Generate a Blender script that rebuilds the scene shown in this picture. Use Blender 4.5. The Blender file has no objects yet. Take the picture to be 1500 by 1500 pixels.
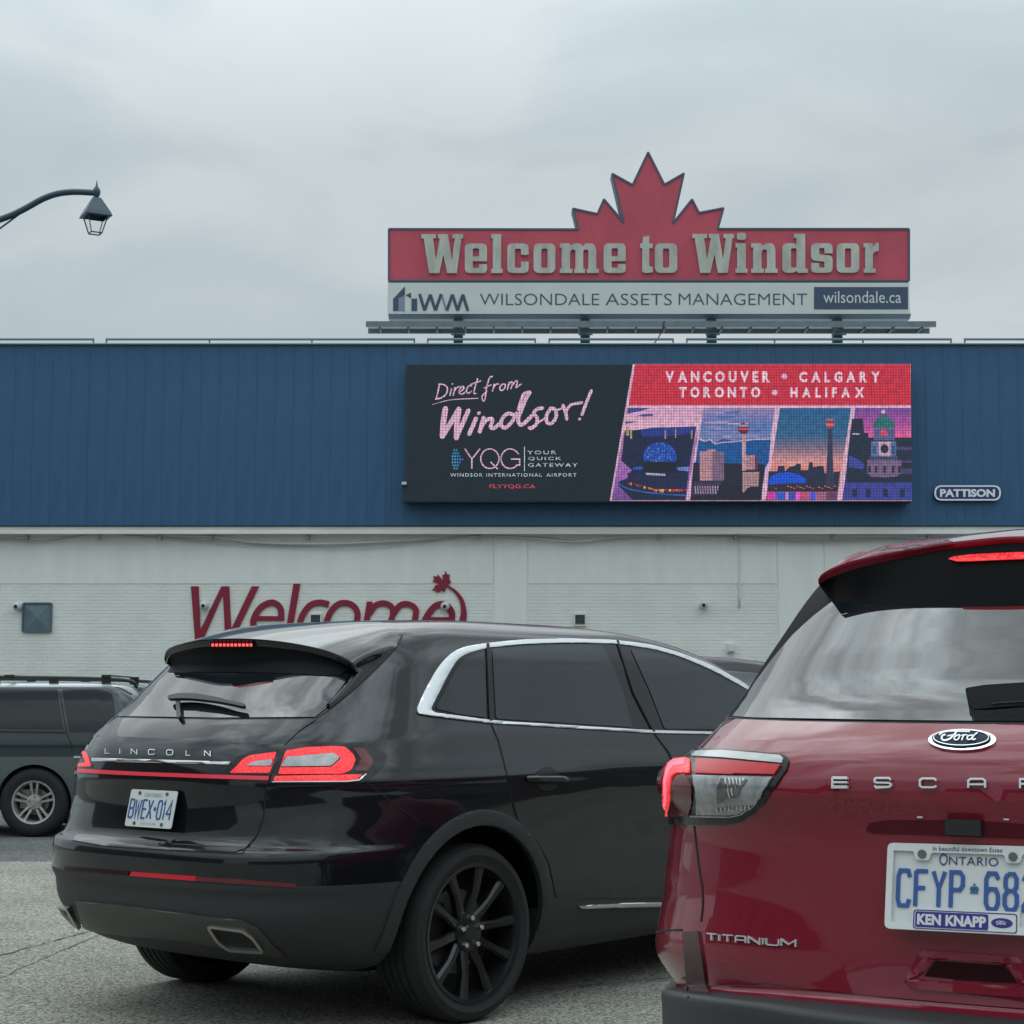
import bpy, bmesh, math, random
from mathutils import Vector, Matrix
from mathutils.bvhtree import BVHTree
from mathutils.geometry import tessellate_polygon
random.seed(7)
S = bpy.context.scene
COL = S.collection
R = math.radians
# ---------------------------------------------------------------- camera
FPX, YH, CAMH = 2600.0, 1035.0, 1.30
PITCH = math.atan((YH - 750) / FPX)
cd = bpy.data.cameras.new('camera'); cam = bpy.data.objects.new('camera', cd); COL.objects.link(cam)
cam.location = (0, 0, CAMH); cam.rotation_euler = (math.pi / 2 + PITCH, 0, 0)
cd.sensor_width = 36; cd.sensor_fit = 'HORIZONTAL'; cd.lens = FPX / 1500 * 36
cd.clip_start = 0.05; cd.clip_end = 3000
S.camera = cam
CP, SP = math.cos(PITCH), math.sin(PITCH)
def ray(px, py):
    u, v = px - 750, 750 - py
    return Vector((u, CP * FPX - SP * v, SP * FPX + CP * v)).normalized()
def at(px, py, Y):
    d = ray(px, py); return Vector((d.x * Y / d.y, Y, CAMH + d.z * Y / d.y))
def gnd(px, py):
    d = ray(px, py); t = -CAMH / d.z; return Vector((d.x * t, d.y * t, 0))
# ---------------------------------------------------------------- sky, sun, exposure
SUN_EL, SUN_AZ = R(56), R(-16)          # azimuth from +Y towards +X: a veiled sun high ahead, to the left
W = bpy.data.worlds.new('World'); S.world = W; W.use_nodes = True
nt = W.node_tree; nt.nodes.clear()
def N(t, tree, **kw):
    n = tree.nodes.new(t)
    for k, v in kw.items():
        if k in n.inputs: n.inputs[k].default_value = v
        else: setattr(n, k, v)
    return n
L = nt.links.new
out = N('ShaderNodeOutputWorld', nt); bg = N('ShaderNodeBackground', nt); bg.inputs['Strength'].default_value = 0.1
sky = N('ShaderNodeTexSky', nt, sky_type='NISHITA', sun_disc=False, sun_elevation=SUN_EL, sun_rotation=SUN_AZ)
tc = N('ShaderNodeTexCoord', nt); sp = N('ShaderNodeSeparateXYZ', nt); L(tc.outputs['Generated'], sp.inputs[0])
mp = N('ShaderNodeMapping', nt); mp.inputs['Scale'].default_value = (1.0, 1.0, 2.4); L(tc.outputs['Generated'], mp.inputs[0])
n1 = N('ShaderNodeTexNoise', nt); n1.inputs['Scale'].default_value = 4.8; n1.inputs['Detail'].default_value = 6; n1.inputs['Roughness'].default_value = .48; n1.inputs['Distortion'].default_value = .35
n2 = N('ShaderNodeTexNoise', nt); n2.inputs['Scale'].default_value = 1.7; n2.inputs['Detail'].default_value = 3
L(mp.outputs[0], n1.inputs['Vector']); L(mp.outputs[0], n2.inputs['Vector'])
ad = N('ShaderNodeMath', nt, operation='MULTIPLY_ADD'); L(n2.outputs[0], ad.inputs[0]); ad.inputs[1].default_value = .6; L(n1.outputs[0], ad.inputs[2])
cr = N('ShaderNodeValToRGB', nt); L(ad.outputs[0], cr.inputs[0])
cr.color_ramp.elements[0].position = .64; cr.color_ramp.elements[0].color = (.405, .475, .505, 1)
cr.color_ramp.elements[1].position = .98; cr.color_ramp.elements[1].color = (.54, .595, .615, 1)
e = cr.color_ramp.elements.new(.75); e.color = (.43, .50, .528, 1)
e = cr.color_ramp.elements.new(.86); e.color = (.462, .53, .555, 1)
# an overcast sky is brighter overhead than at the horizon
mr = N('ShaderNodeMapRange', nt); L(sp.outputs['Z'], mr.inputs['Value'])
mr.inputs['From Min'].default_value = .30; mr.inputs['From Max'].default_value = 1.0; mr.inputs['To Min'].default_value = 10.1; mr.inputs['To Max'].default_value = 36.0
# the cloud is brightest where the hidden sun stands
SD = (math.sin(SUN_AZ) * math.cos(SUN_EL), math.cos(SUN_AZ) * math.cos(SUN_EL), math.sin(SUN_EL))
dt = N('ShaderNodeVectorMath', nt, operation='DOT_PRODUCT'); L(tc.outputs['Generated'], dt.inputs[0]); dt.inputs[1].default_value = SD
mx0 = N('ShaderNodeMath', nt, operation='MAXIMUM'); L(dt.outputs['Value'], mx0.inputs[0]); mx0.inputs[1].default_value = 0
pw = N('ShaderNodeMath', nt, operation='POWER'); L(mx0.outputs[0], pw.inputs[0]); pw.inputs[1].default_value = 13
n3 = N('ShaderNodeTexNoise', nt); n3.inputs['Scale'].default_value = 5.5; n3.inputs['Detail'].default_value = 7; n3.inputs['Roughness'].default_value = .5; L(tc.outputs['Generated'], n3.inputs['Vector'])
m3 = N('ShaderNodeMapRange', nt); L(n3.outputs[0], m3.inputs['Value']); m3.inputs['From Min'].default_value = .38; m3.inputs['From Max'].default_value = .68; m3.inputs['To Min'].default_value = .15; m3.inputs['To Max'].default_value = 1
gw = N('ShaderNodeMath', nt, operation='MULTIPLY'); L(pw.outputs[0], gw.inputs[0]); L(m3.outputs[0], gw.inputs[1])
ga = N('ShaderNodeMath', nt, operation='MULTIPLY_ADD'); L(gw.outputs[0], ga.inputs[0]); ga.inputs[1].default_value = 16; L(mr.outputs[0], ga.inputs[2])
mu = N('ShaderNodeVectorMath', nt, operation='SCALE'); L(cr.outputs[0], mu.inputs[0]); 
# broken overcast: thick and thin patches show more overhead, where one looks at the cloud base face on
n4 = N('ShaderNodeTexNoise', nt); n4.inputs['Scale'].default_value = 2.6; n4.inputs['Detail'].default_value = 8; n4.inputs['Roughness'].default_value = .55; n4.inputs['Distortion'].default_value = .6; L(tc.outputs['Generated'], n4.inputs['Vector'])
m4 = N('ShaderNodeMapRange', nt); L(n4.outputs[0], m4.inputs['Value']); m4.inputs['From Min'].default_value = .40; m4.inputs['From Max'].default_value = .62; m4.inputs['To Min'].default_value = .42; m4.inputs['To Max'].default_value = 1.65
k4 = N('ShaderNodeMapRange', nt); L(sp.outputs['Z'], k4.inputs['Value']); k4.inputs['From Min'].default_value = .36; k4.inputs['From Max'].default_value = .75
x4 = N('ShaderNodeMix', nt); L(k4.outputs[0], x4.inputs['Factor']); x4.inputs['A'].default_value = 1; L(m4.outputs[0], x4.inputs['B'])
f4 = N('ShaderNodeMath', nt, operation='MULTIPLY'); L(ga.outputs[0], f4.inputs[0]); L(x4.outputs[0], f4.inputs[1]); L(f4.outputs[0], mu.inputs['Scale'])
mx = N('ShaderNodeMix', nt, data_type='RGBA'); mx.inputs['Factor'].default_value = .96
L(sky.outputs[0], mx.inputs['A']); L(mu.outputs[0], mx.inputs['B'])
L(mx.outputs['Result'], bg.inputs['Color']); L(bg.outputs[0], out.inputs[0])
sd = bpy.data.lights.new('sun', 'SUN'); sun = bpy.data.objects.new('sun', sd); COL.objects.link(sun)
sd.energy = 0.5; sd.angle = R(70); sd.color = (1, .96, .9)
sdir = Vector((math.sin(SUN_AZ) * math.cos(SUN_EL), math.cos(SUN_AZ) * math.cos(SUN_EL), math.sin(SUN_EL)))
sun.rotation_euler = sdir.to_track_quat('Z', 'Y').to_euler(); sun.location = (-10, 20, 40)
S.view_settings.view_transform = 'Standard'; S.view_settings.look = 'None'
S.view_settings.exposure = 0.08; S.view_settings.gamma = 1; S.view_settings.use_curve_mapping = False
# ---------------------------------------------------------------- materials
def lin(r, g, b):
    f = lambda c: c / 12.92 if c <= .04045 else ((c + .055) / 1.055) ** 2.4
    return (f(r / 255), f(g / 255), f(b / 255), 1)
MATS = {}
def mat(name, color, rough=.6, metal=0, spec=.5, coat=0, coat_rough=.03, emit=None, estr=1.0, var=0, vscale=4, bump=0, bscale=60, vstretch=(1, 1, 1), dark=None, trans=0, ior=1.5, rvar=0):
    if name in MATS: return MATS[name]
    m = bpy.data.materials.new(name); m.use_nodes = True; t = m.node_tree
    p = t.nodes['Principled BSDF']
    c = tuple(color[:3]) + (1,)
    p.inputs['Base Color'].default_value = c; p.inputs['Roughness'].default_value = rough
    p.inputs['Metallic'].default_value = metal; p.inputs['Specular IOR Level'].default_value = spec
    p.inputs['Coat Weight'].default_value = coat; p.inputs['Coat Roughness'].default_value = coat_rough
    p.inputs['Transmission Weight'].default_value = trans; p.inputs['IOR'].default_value = ior
    if emit:
        p.inputs['Emission Color'].default_value = tuple(emit[:3]) + (1,); p.inputs['Emission Strength'].default_value = estr
    tcn = t.nodes.new('ShaderNodeTexCoord')
    if var or rvar:
        mpn = t.nodes.new('ShaderNodeMapping'); mpn.inputs['Scale'].default_value = vstretch; t.links.new(tcn.outputs['Object'], mpn.inputs[0])
        nz = t.nodes.new('ShaderNodeTexNoise'); nz.inputs['Scale'].default_value = vscale; nz.inputs['Detail'].default_value = 6; nz.inputs['Roughness'].default_value = .6
        t.links.new(mpn.outputs[0], nz.inputs['Vector'])
        if var:
            ramp = t.nodes.new('ShaderNodeValToRGB'); d = dark or tuple(x * (1 - var) for x in c[:3])
            ramp.color_ramp.elements[0].position = .35; ramp.color_ramp.elements[0].color = tuple(d[:3]) + (1,)
            ramp.color_ramp.elements[1].position = .65; ramp.color_ramp.elements[1].color = tuple(min(1, x * (1 + var * .4)) for x in c[:3]) + (1,)
            t.links.new(nz.outputs[0], ramp.inputs[0]); t.links.new(ramp.outputs[0], p.inputs['Base Color'])
        if rvar:
            r2 = t.nodes.new('ShaderNodeMapRange'); r2.inputs['To Min'].default_value = rough; r2.inputs['To Max'].default_value = rough + rvar
            r2.inputs['From Min'].default_value = .4; r2.inputs['From Max'].default_value = .7
            t.links.new(nz.outputs[0], r2.inputs['Value']); t.links.new(r2.outputs[0], p.inputs['Roughness'])
    if bump:
        nb = t.nodes.new('ShaderNodeTexNoise'); nb.inputs['Scale'].default_value = bscale; nb.inputs['Detail'].default_value = 4
        t.links.new(tcn.outputs['Object'], nb.inputs['Vector'])
        bn = t.nodes.new('ShaderNodeBump'); bn.inputs['Strength'].default_value = bump; bn.inputs['Distance'].default_value = .01
        t.links.new(nb.outputs[0], bn.inputs['Height']); t.links.new(bn.outputs[0], p.inputs['Normal'])
    MATS[name] = m; return m
# ---------------------------------------------------------------- object helpers
def origin_of(o):
    v = Vector((0, 0, 0))
    while o is not None: v += o.location; o = o.parent
    return v
def tag(o, label=None, cat=None, group=None, kind=None):
    for k, v in (('label', label), ('category', cat), ('group', group), ('kind', kind)):
        if v: o[k] = v
    return o
def thing(name, label, cat, loc=(0, 0, 0), rotz=0, group=None, kind=None):
    o = bpy.data.objects.new(name, None); COL.objects.link(o); o.location = loc; o.rotation_euler = (0, 0, rotz)
    o.empty_display_size = .2
    return tag(o, label, cat, group, kind)
class MB:
    """collects geometry; build() links it as one mesh object"""
    def __init__(s): s.v = []; s.f = []; s.m = []; s.c = []
    def add(s, verts, faces, mi=0, col=None):
        n = len(s.v); s.v += [tuple(v) for v in verts]
        for f in faces: s.f.append(tuple(i + n for i in f)); s.m.append(mi); s.c.append(col)
    def box(s, c, d, rot=None, mi=0, bev=0):
        hx, hy, hz = d[0] / 2, d[1] / 2, d[2] / 2; c = Vector(c)
        vs = [Vector((x * hx, y * hy, z * hz)) for z in (-1, 1) for y in (-1, 1) for x in (-1, 1)]
        if rot is not None: vs = [rot @ v for v in vs]
        s.add([v + c for v in vs], [(0, 2, 3, 1), (4, 5, 7, 6), (0, 1, 5, 4), (2, 6, 7, 3), (0, 4, 6, 2), (1, 3, 7, 5)], mi)
    def tube(s, pts, r, seg=8, mi=0, caps=True, r2=None):
        pts = [Vector(p) for p in pts]; n = len(pts); rings = []; up = Vector((0, 0, 1))
        for i, p in enumerate(pts):
            d = (pts[min(i + 1, n - 1)] - pts[max(i - 1, 0)])
            if d.length < 1e-9: d = Vector((0, 0, 1))
            d.normalize()
            a = d.cross(up)
            if a.length < 1e-3: a = d.cross(Vector((1, 0, 0)))
            a.normalize(); b = d.cross(a)
            rr = r if r2 is None else r + (r2 - r) * i / max(1, n - 1)
            rings.append([p + a * rr * math.cos(t) + b * rr * math.sin(t) for t in [2 * math.pi * k / seg for k in range(seg)]])
        vs = [v for g in rings for v in g]; fs = []
        for i in range(n - 1):
            for k in range(seg):
                k2 = (k + 1) % seg
                fs.append((i * seg + k, i * seg + k2, (i + 1) * seg + k2, (i + 1) * seg + k))
        if caps: fs.append(tuple(range(seg - 1, -1, -1))); fs.append(tuple((n - 1) * seg + k for k in range(seg)))
        s.add(vs, fs, mi)
    def lathe(s, prof, M=None, seg=32, mi=0):
        """prof: (radius, axial) pairs, about local Y"""
        vs = []; n = len(prof)
        for k in range(seg):
            t = 2 * math.pi * k / seg
            for r, y in prof: vs.append(Vector((r * math.cos(t), y, r * math.sin(t))))
        if M is not None: vs = [M @ v for v in vs]
        fs = []
        for k in range(seg):
            k2 = (k + 1) % seg
            for i in range(n - 1): fs.append((k * n + i, k * n + i + 1, k2 * n + i + 1, k2 * n + i))
        s.add(vs, fs, mi)
    def loops(s, loops, f3, d=0.0, t=0.0, mi=0, col=None):
        """polygon with holes in (u,v), mapped by f3(u,v,depth out of the surface)"""
        l3 = [[Vector((p[0], p[1], 0)) for p in lp] for lp in loops]
        tri = tessellate_polygon(l3); flat = [p for lp in loops for p in lp]
        cf = (lambda p: col(p) if callable(col) else col)
        front = [f3(p[0], p[1], d) for p in flat]
        cc = None
        n = len(s.v); s.v += [tuple(v) for v in front]
        for a, b, c in tri:
            u = flat[b][0] - flat[a][0], flat[b][1] - flat[a][1]; w = flat[c][0] - flat[a][0], flat[c][1] - flat[a][1]
            if (u[0] * w[1] - u[1] * w[0]) < 0: b, c = c, b
            s.f.append((a + n, b + n, c + n)); s.m.append(mi); s.c.append([cf(flat[a]), cf(flat[b]), cf(flat[c])] if col else None)
        if t:
            back = [f3(p[0], p[1], d - t) for p in flat]; n2 = len(s.v); s.v += [tuple(v) for v in back]; o = 0
            for lp in loops:
                k = len(lp)
                for i in range(k):
                    j = (i + 1) % k; s.f.append((n + o + i, n2 + o + i, n2 + o + j, n + o + j)); s.m.append(mi); s.c.append([cf(flat[o + i])] * 4 if col else None)
                o += k
    def strip(s, pts, w, f3, d=0.0, t=0.0, mi=0, col=None, cap=True, ramp=2e-5, taper=None):
        """a brush stroke of width w along pts"""
        P = [Vector((p[0], p[1])) for p in pts]; n = len(P); l = []; r = []
        for i in range(n):
            a = P[i] - P[i - 1] if i else P[1] - P[0]; b = P[i + 1] - P[i] if i < n - 1 else a
            if a.length < 1e-9: a = b
            if b.length < 1e-9: b = a
            a = a.normalized(); b = b.normalized(); nn = Vector((-(a.y + b.y), a.x + b.x))
            if nn.length < 1e-6: nn = Vector((-a.y, a.x))
            nn.normalize(); k = 1 / max(.45, nn.dot(Vector((-a.y, a.x))))
            ww = w * (taper(i / (n - 1)) if taper else 1) * .5 * k
            l.append(P[i] + nn * ww); r.append(P[i] - nn * ww)
        if cap:
            a = (P[1] - P[0]).normalized() * w * .42; b = (P[-1] - P[-2]).normalized() * w * .42
            l.insert(0, P[0] - a + (l[0] - P[0]) * .45); r.insert(0, P[0] - a + (r[0] - P[0]) * .45)
            l.append(P[-1] + b + (l[-1] - P[-1]) * .45); r.append(P[-1] + b + (r[-1] - P[-1]) * .45); n += 2
        k0 = len(s.v)
        for i in range(n):
            dd = d + ramp * i
            s.v += [tuple(f3(l[i].x, l[i].y, dd)), tuple(f3(r[i].x, r[i].y, dd))]
            if t: s.v += [tuple(f3(l[i].x, l[i].y, d - t)), tuple(f3(r[i].x, r[i].y, d - t))]
        st = 4 if t else 2
        def q(a, b, c, e): s.f.append((a, b, c, e)); s.m.append(mi); s.c.append([col] * 4 if col else None)
        for i in range(n - 1):
            a = k0 + i * st; b = a + st
            q(a, a + 1, b + 1, b)
            if t: q(a + 2, a, b, b + 2); q(a + 1, a + 3, b + 3, b + 1)
        if t: q(k0, k0 + 2, k0 + 3, k0 + 1); b = k0 + (n - 1) * st; q(b + 1, b + 3, b + 2, b)
    def build(s, name, mats, parent=None, local=False, smooth=False, label=None, kind=None, loc=None):
        off = Vector((0, 0, 0)) if local or parent is None else origin_of(parent)
        if loc is not None: off = off + Vector(loc)
        me = bpy.data.meshes.new(name); me.from_pydata([(v[0] - off.x, v[1] - off.y, v[2] - off.z) for v in s.v], [], s.f)
        if not isinstance(mats, (list, tuple)): mats = [mats]
        for m in mats: me.materials.append(m)
        if len(mats) > 1: me.polygons.foreach_set('material_index', s.m)
        if smooth is True: me.polygons.foreach_set('use_smooth', [True] * len(me.polygons))
        if any(c is not None for c in s.c):
            ca = me.color_attributes.new('Col', 'FLOAT_COLOR', 'CORNER'); k = 0
            for pi, f in enumerate(s.f):
                c = s.c[pi]
                for j in range(len(f)):
                    ca.data[k].color = (tuple(c[j][:3]) + (1,)) if c else (0, 0, 0, 1); k += 1
        o = bpy.data.objects.new(name, me); COL.objects.link(o); me.update()
        if smooth == 'auto':
            me.polygons.foreach_set('use_smooth', [True] * len(me.polygons))
            me.set_sharp_from_angle(angle=R(35))
        if parent is not None: o.parent = parent
        if loc is not None: o.location = loc
        return tag(o, label, kind=kind)
def rnd_poly(pts, r=0, seg=4):
    """round the corners of a polygon; a point may carry its own radius"""
    out_ = []; n = len(pts)
    for i, p in enumerate(pts):
        rr = p[2] if len(p) > 2 else r; P = Vector(p[:2])
        if rr <= 0: out_.append((P.x, P.y)); continue
        A = Vector(pts[i - 1][:2]) - P; B = Vector(pts[(i + 1) % n][:2]) - P
        q = min(rr, A.length * .49, B.length * .49); a = P + A.normalized() * q; b = P + B.normalized() * q
        for k in range(seg + 1):
            t = k / seg; v = a * (1 - t) ** 2 + P * 2 * t * (1 - t) + b * t * t; out_.append((v.x, v.y))
    return out_
def rect(u0, v0, u1, v1, r=0, seg=4): return rnd_poly([(u0, v0), (u1, v0), (u1, v1), (u0, v1)], r, seg)
def circ(u, v, ru, rv=None, n=20, a0=0, a1=360):
    rv = rv or ru; return [(u + ru * math.cos(R(a0 + (a1 - a0) * k / (n if a1 - a0 >= 360 else n - 1))), v + rv * math.sin(R(a0 + (a1 - a0) * k / (n if a1 - a0 >= 360 else n - 1)))) for k in range(n)]
def spl(pts, k=6):
    """Catmull-Rom through the points"""
    P = [Vector(p) for p in pts]; P = [P[0] * 2 - P[1]] + P + [P[-1] * 2 - P[-2]]; o = []
    for i in range(1, len(P) - 2):
        for j in range(k):
            t = j / k; a, b, c, d = P[i - 1:i + 3]
            o.append(.5 * ((2 * b) + (c - a) * t + (2 * a - 5 * b + 4 * c - d) * t * t + (3 * b - a - 3 * c + d) * t ** 3))
    o.append(P[-2]); return [tuple(p) for p in o]
_TC = {}
def text_geo(body, bold=0.0, space=1.0, shear=0.0):
    key = (body, bold, space, shear)
    if key in _TC: return _TC[key]
    cu = bpy.data.curves.new('t', 'FONT'); cu.body = body; cu.size = 1; cu.offset = bold; cu.space_character = space; cu.shear = shear; cu.resolution_u = 3; cu.fill_mode = 'FRONT'
    ob = bpy.data.objects.new('t', cu); COL.objects.link(ob)
    me = bpy.data.meshes.new_from_object(ob.evaluated_get(bpy.context.evaluated_depsgraph_get()))
    vs = [(v.co.x, v.co.y) for v in me.vertices]; fs = [tuple(p.vertices) for p in me.polygons]
    bpy.data.objects.remove(ob); bpy.data.curves.remove(cu); bpy.data.meshes.remove(me)
    _TC[key] = (vs, fs); return vs, fs
def text_narrow(mb, body, box, f3, squeeze=.78, **kw):
    """a widely spaced line of narrow capitals fitted to the box"""
    u0, v0, u1, v1 = box; bold = kw.get('bold', 0); H_ = abs(v1 - v0)
    ws = []
    for ch in body:
        vs, _ = text_geo(ch, bold, 1.0, 0.0); ws.append(((max(v[0] for v in vs) - min(v[0] for v in vs)) / .72 * H_ * squeeze))
    gap = (abs(u1 - u0) - sum(ws)) / (len(body) - 1); u = u0
    for ch, w in zip(body, ws): text(mb, ch, (u, v0, u + w, v1), f3, **kw); u += w + gap
def text(mb, body, box, f3, d=0, t=0, mi=0, col=None, **kw):
    """fit a line of text into the box (u0,v0,u1,v1), v upward"""
    vs, fs = text_geo(body, **kw); u0, v0, u1, v1 = box
    xa, xb = min(v[0] for v in vs), max(v[0] for v in vs); ya, yb = min(v[1] for v in vs), max(v[1] for v in vs)
    g = lambda v: (u0 + (v[0] - xa) / (xb - xa) * (u1 - u0), v0 + (v[1] - ya) / (yb - ya) * (v1 - v0))
    q = [g(v) for v in vs]; n = len(mb.v); mb.v += [tuple(f3(p[0], p[1], d)) for p in q]
    edges = {}
    for f in fs:
        mb.f.append(tuple(i + n for i in f)); mb.m.append(mi); mb.c.append([col] * len(f) if col else None)
        for i in range(len(f)):
            e_ = (f[i], f[(i + 1) % len(f)]); edges[e_] = edges.get(e_, 0) + 1
    if t:
        n2 = len(mb.v); mb.v += [tuple(f3(p[0], p[1], d - t)) for p in q]
        for a, b in edges:
            if (b, a) not in edges:
                mb.f.append((a + n, a + n2, b + n2, b + n)); mb.m.append(mi); mb.c.append([col] * 4 if col else None)
# ================================================================ GROUND
def ground_mat(name, base, dark, light, fine):
    m = bpy.data.materials.new(name); m.use_nodes = True; t = m.node_tree; p = t.nodes['Principled BSDF']; l = t.links.new
    tcn = t.nodes.new('ShaderNodeTexCoord')
    vo = t.nodes.new('ShaderNodeTexVoronoi'); vo.inputs['Scale'].default_value = fine; l(tcn.outputs['Object'], vo.inputs['Vector'])
    sx = t.nodes.new('ShaderNodeSeparateColor'); l(vo.outputs['Color'], sx.inputs[0])
    cr_ = t.nodes.new('ShaderNodeValToRGB'); l(sx.outputs[0], cr_.inputs[0]); el = cr_.color_ramp.elements
    el[0].position = 0; el[0].color = dark; el[1].position = 1; el[1].color = light
    q = el.new(.30); q.color = tuple(dark[i] * .5 + base[i] * .5 for i in range(3)) + (1,); q = el.new(.5); q.color = base
    n_ = t.nodes.new('ShaderNodeTexNoise'); n_.inputs['Scale'].default_value = .5; n_.inputs['Detail'].default_value = 8; l(tcn.outputs['Object'], n_.inputs['Vector'])
    r2 = t.nodes.new('ShaderNodeMapRange'); r2.inputs['From Min'].default_value = .3; r2.inputs['From Max'].default_value = .7; r2.inputs['To Min'].default_value = .74; r2.inputs['To Max'].default_value = 1.1; l(n_.outputs[0], r2.inputs['Value'])
    sc_ = t.nodes.new('ShaderNodeVectorMath'); sc_.operation = 'SCALE'; l(cr_.outputs[0], sc_.inputs[0]); l(r2.outputs[0], sc_.inputs['Scale'])
    l(sc_.outputs[0], p.inputs['Base Color']); p.inputs['Roughness'].default_value = .9; p.inputs['Specular IOR Level'].default_value = .25
    b_ = t.nodes.new('ShaderNodeBump'); b_.inputs['Distance'].default_value = .003; b_.inputs['Strength'].default_value = .5; l(vo.outputs['Distance'], b_.inputs['Height']); b_.invert = True; l(b_.outputs[0], p.inputs['Normal'])
    return m
m_conc = ground_mat('road_concrete', (.27, .265, .228, 1), (.075, .074, .065, 1), (.46, .45, .39, 1), 100)
m_asph = ground_mat('asphalt', (.11, .118, .118, 1), (.05, .053, .055, 1), (.20, .205, .20, 1), 60)
def sheet(name, x0, y0, x1, y1, z, m, t=.02):
    mb = MB(); mb.add([(x0, y0, z), (x1, y0, z), (x1, y1, z), (x0, y1, z)], [(0, 1, 2, 3)]); return mb.build(name, m, kind='structure')
YA = gnd(60, 1262).y
sheet('ground', -600, -600, 600, 900, -.008, m_asph)
sheet('road', -60, -40, 60, YA, 0, m_conc)
sheet('parking_lot', -60, YA, 60, 60, -.003, m_asph)
m_tar = mat('tar', (.035, .036, .036), .7, bump=.3)
def crack(pix, w):
    mb = MB(); pts = [gnd(*p) for p in pix]; P = []
    for i in range(len(pts) - 1):
        for k in range(8):
            q = pts[i].lerp(pts[i + 1], k / 8); P.append((q.x + random.uniform(-.012, .012), q.y + random.uniform(-.012, .012)))
    mb.strip(P, w, lambda u, v, d: (u, v, .004 + d), taper=lambda s: random.uniform(.4, 1.2), cap=False); mb.build('pavement_crack', m_tar, kind='structure')
crack([(-60, 1413), (0, 1400), (60, 1384), (130, 1365), (230, 1342)], .016)
crack([(-30, 1450), (60, 1405), (105, 1388), (190, 1352)], .008)
crack([(560, 1480), (900, 1440), (1100, 1425)], .010)
# ================================================================ BUILDING
YW = 38.5
m_wall = mat('painted_white_masonry', lin(238, 240, 234), .8, var=.055, vscale=1.1, vstretch=(2.2, 1, .45), bump=.25, bscale=30)
m_brick = mat('painted_white_brick', lin(238, 240, 234), .75, var=.07, vscale=1.3, bump=.3, bscale=40)
m_trimw = mat('painted_white_trim', lin(228, 228, 222), .6, var=.10, vscale=2, vstretch=(.3, 1, 2))
def fascia_mat(nm, k):
    return mat(nm, tuple(c * k for c in lin(48, 93, 131)[:3]), .42, spec=.5, var=.16, vscale=1.2, vstretch=(2.2, 1, .35), rvar=.12)
m_fas = fascia_mat('blue_enamel_siding', 1.0)
m_black = mat('black_plastic', (.012, .013, .014), .5)
m_dkmetal = mat('dark_painted_steel', lin(62, 78, 90), .55, var=.2, vscale=3)
m_rail = mat('grey_rail', lin(110, 125, 132), .5, metal=.3)
bx0, bx1 = at(-230, 900, YW).x, at(1730, 900, YW).x
ztop, zbot = at(750, 505, YW - .3).z, at(750, 770, YW - .3).z
bld = thing('commercial_building', 'long white painted brick building with a tall blue metal fascia', 'building', (0, YW, 0))
mb = MB(); mb.box(((bx0 + bx1) / 2, YW + 6, ztop / 2 - .15), (bx1 - bx0 + 30, 12, ztop - .3)); mb.build('wall', m_wall, bld)
# blue siding: individual ribbed panels
pw = .405; fx = bx0; i = 0
hgt = ztop - zbot; pm = MB(); rib = [(0, 0), (.016, 0), (.019, .004), (.025, .004), (.028, 0), (pw * .36, 0), (pw * .38, -.003), (pw * .60, -.003), (pw * .62, 0), (pw, 0)]
vs = [(x, -d, z) for x, d in rib for z in (0, hgt)]
pm.add(vs, [(2 * k, 2 * k + 2, 2 * k + 3, 2 * k + 1) for k in range(len(rib) - 1)])
pan = pm.build('siding_panel', m_fas, bld, local=True); pan.location = (fx, -.30, zbot)
pans = [pan]
while fx + pw < bx1:
    fx += pw; o = pan.copy(); COL.objects.link(o); o.parent = bld; o.location = (fx, -.30 + random.uniform(-.0015, .0015), zbot); pans.append(o)
mb = MB(); mb.box(((bx0 + bx1) / 2, YW - .14, (zbot + ztop) / 2), (bx1 - bx0, .28, hgt - .02)); mb.build('fascia_backing', m_dkmetal, bld)
mb = MB(); mb.box(((bx0 + bx1) / 2, YW - .17, ztop + .012), (bx1 - bx0, .40, .024)); mb.build('parapet_cap', mat('pale_flashing', lin(150, 175, 180), .4, metal=.2), bld)
# pale beam and drip moulding below the fascia
z1 = at(750, 771.5, YW - .25).z; z2 = at(750, 780, YW - .25).z
mb = MB(); mb.box(((bx0 + bx1) / 2, YW - .125, (z1 + z2) / 2), (bx1 - bx0, .25, z1 - z2)); mb.build('soffit_beam', m_trimw, bld)
z3 = at(750, 782, YW - .30).z
mb = MB(); mb.box(((bx0 + bx1) / 2, YW - .15, (z2 + z3) / 2 - .002), (bx1 - bx0, .34, z2 - z3)); mb.build('drip_moulding', m_trimw, bld)
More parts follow.
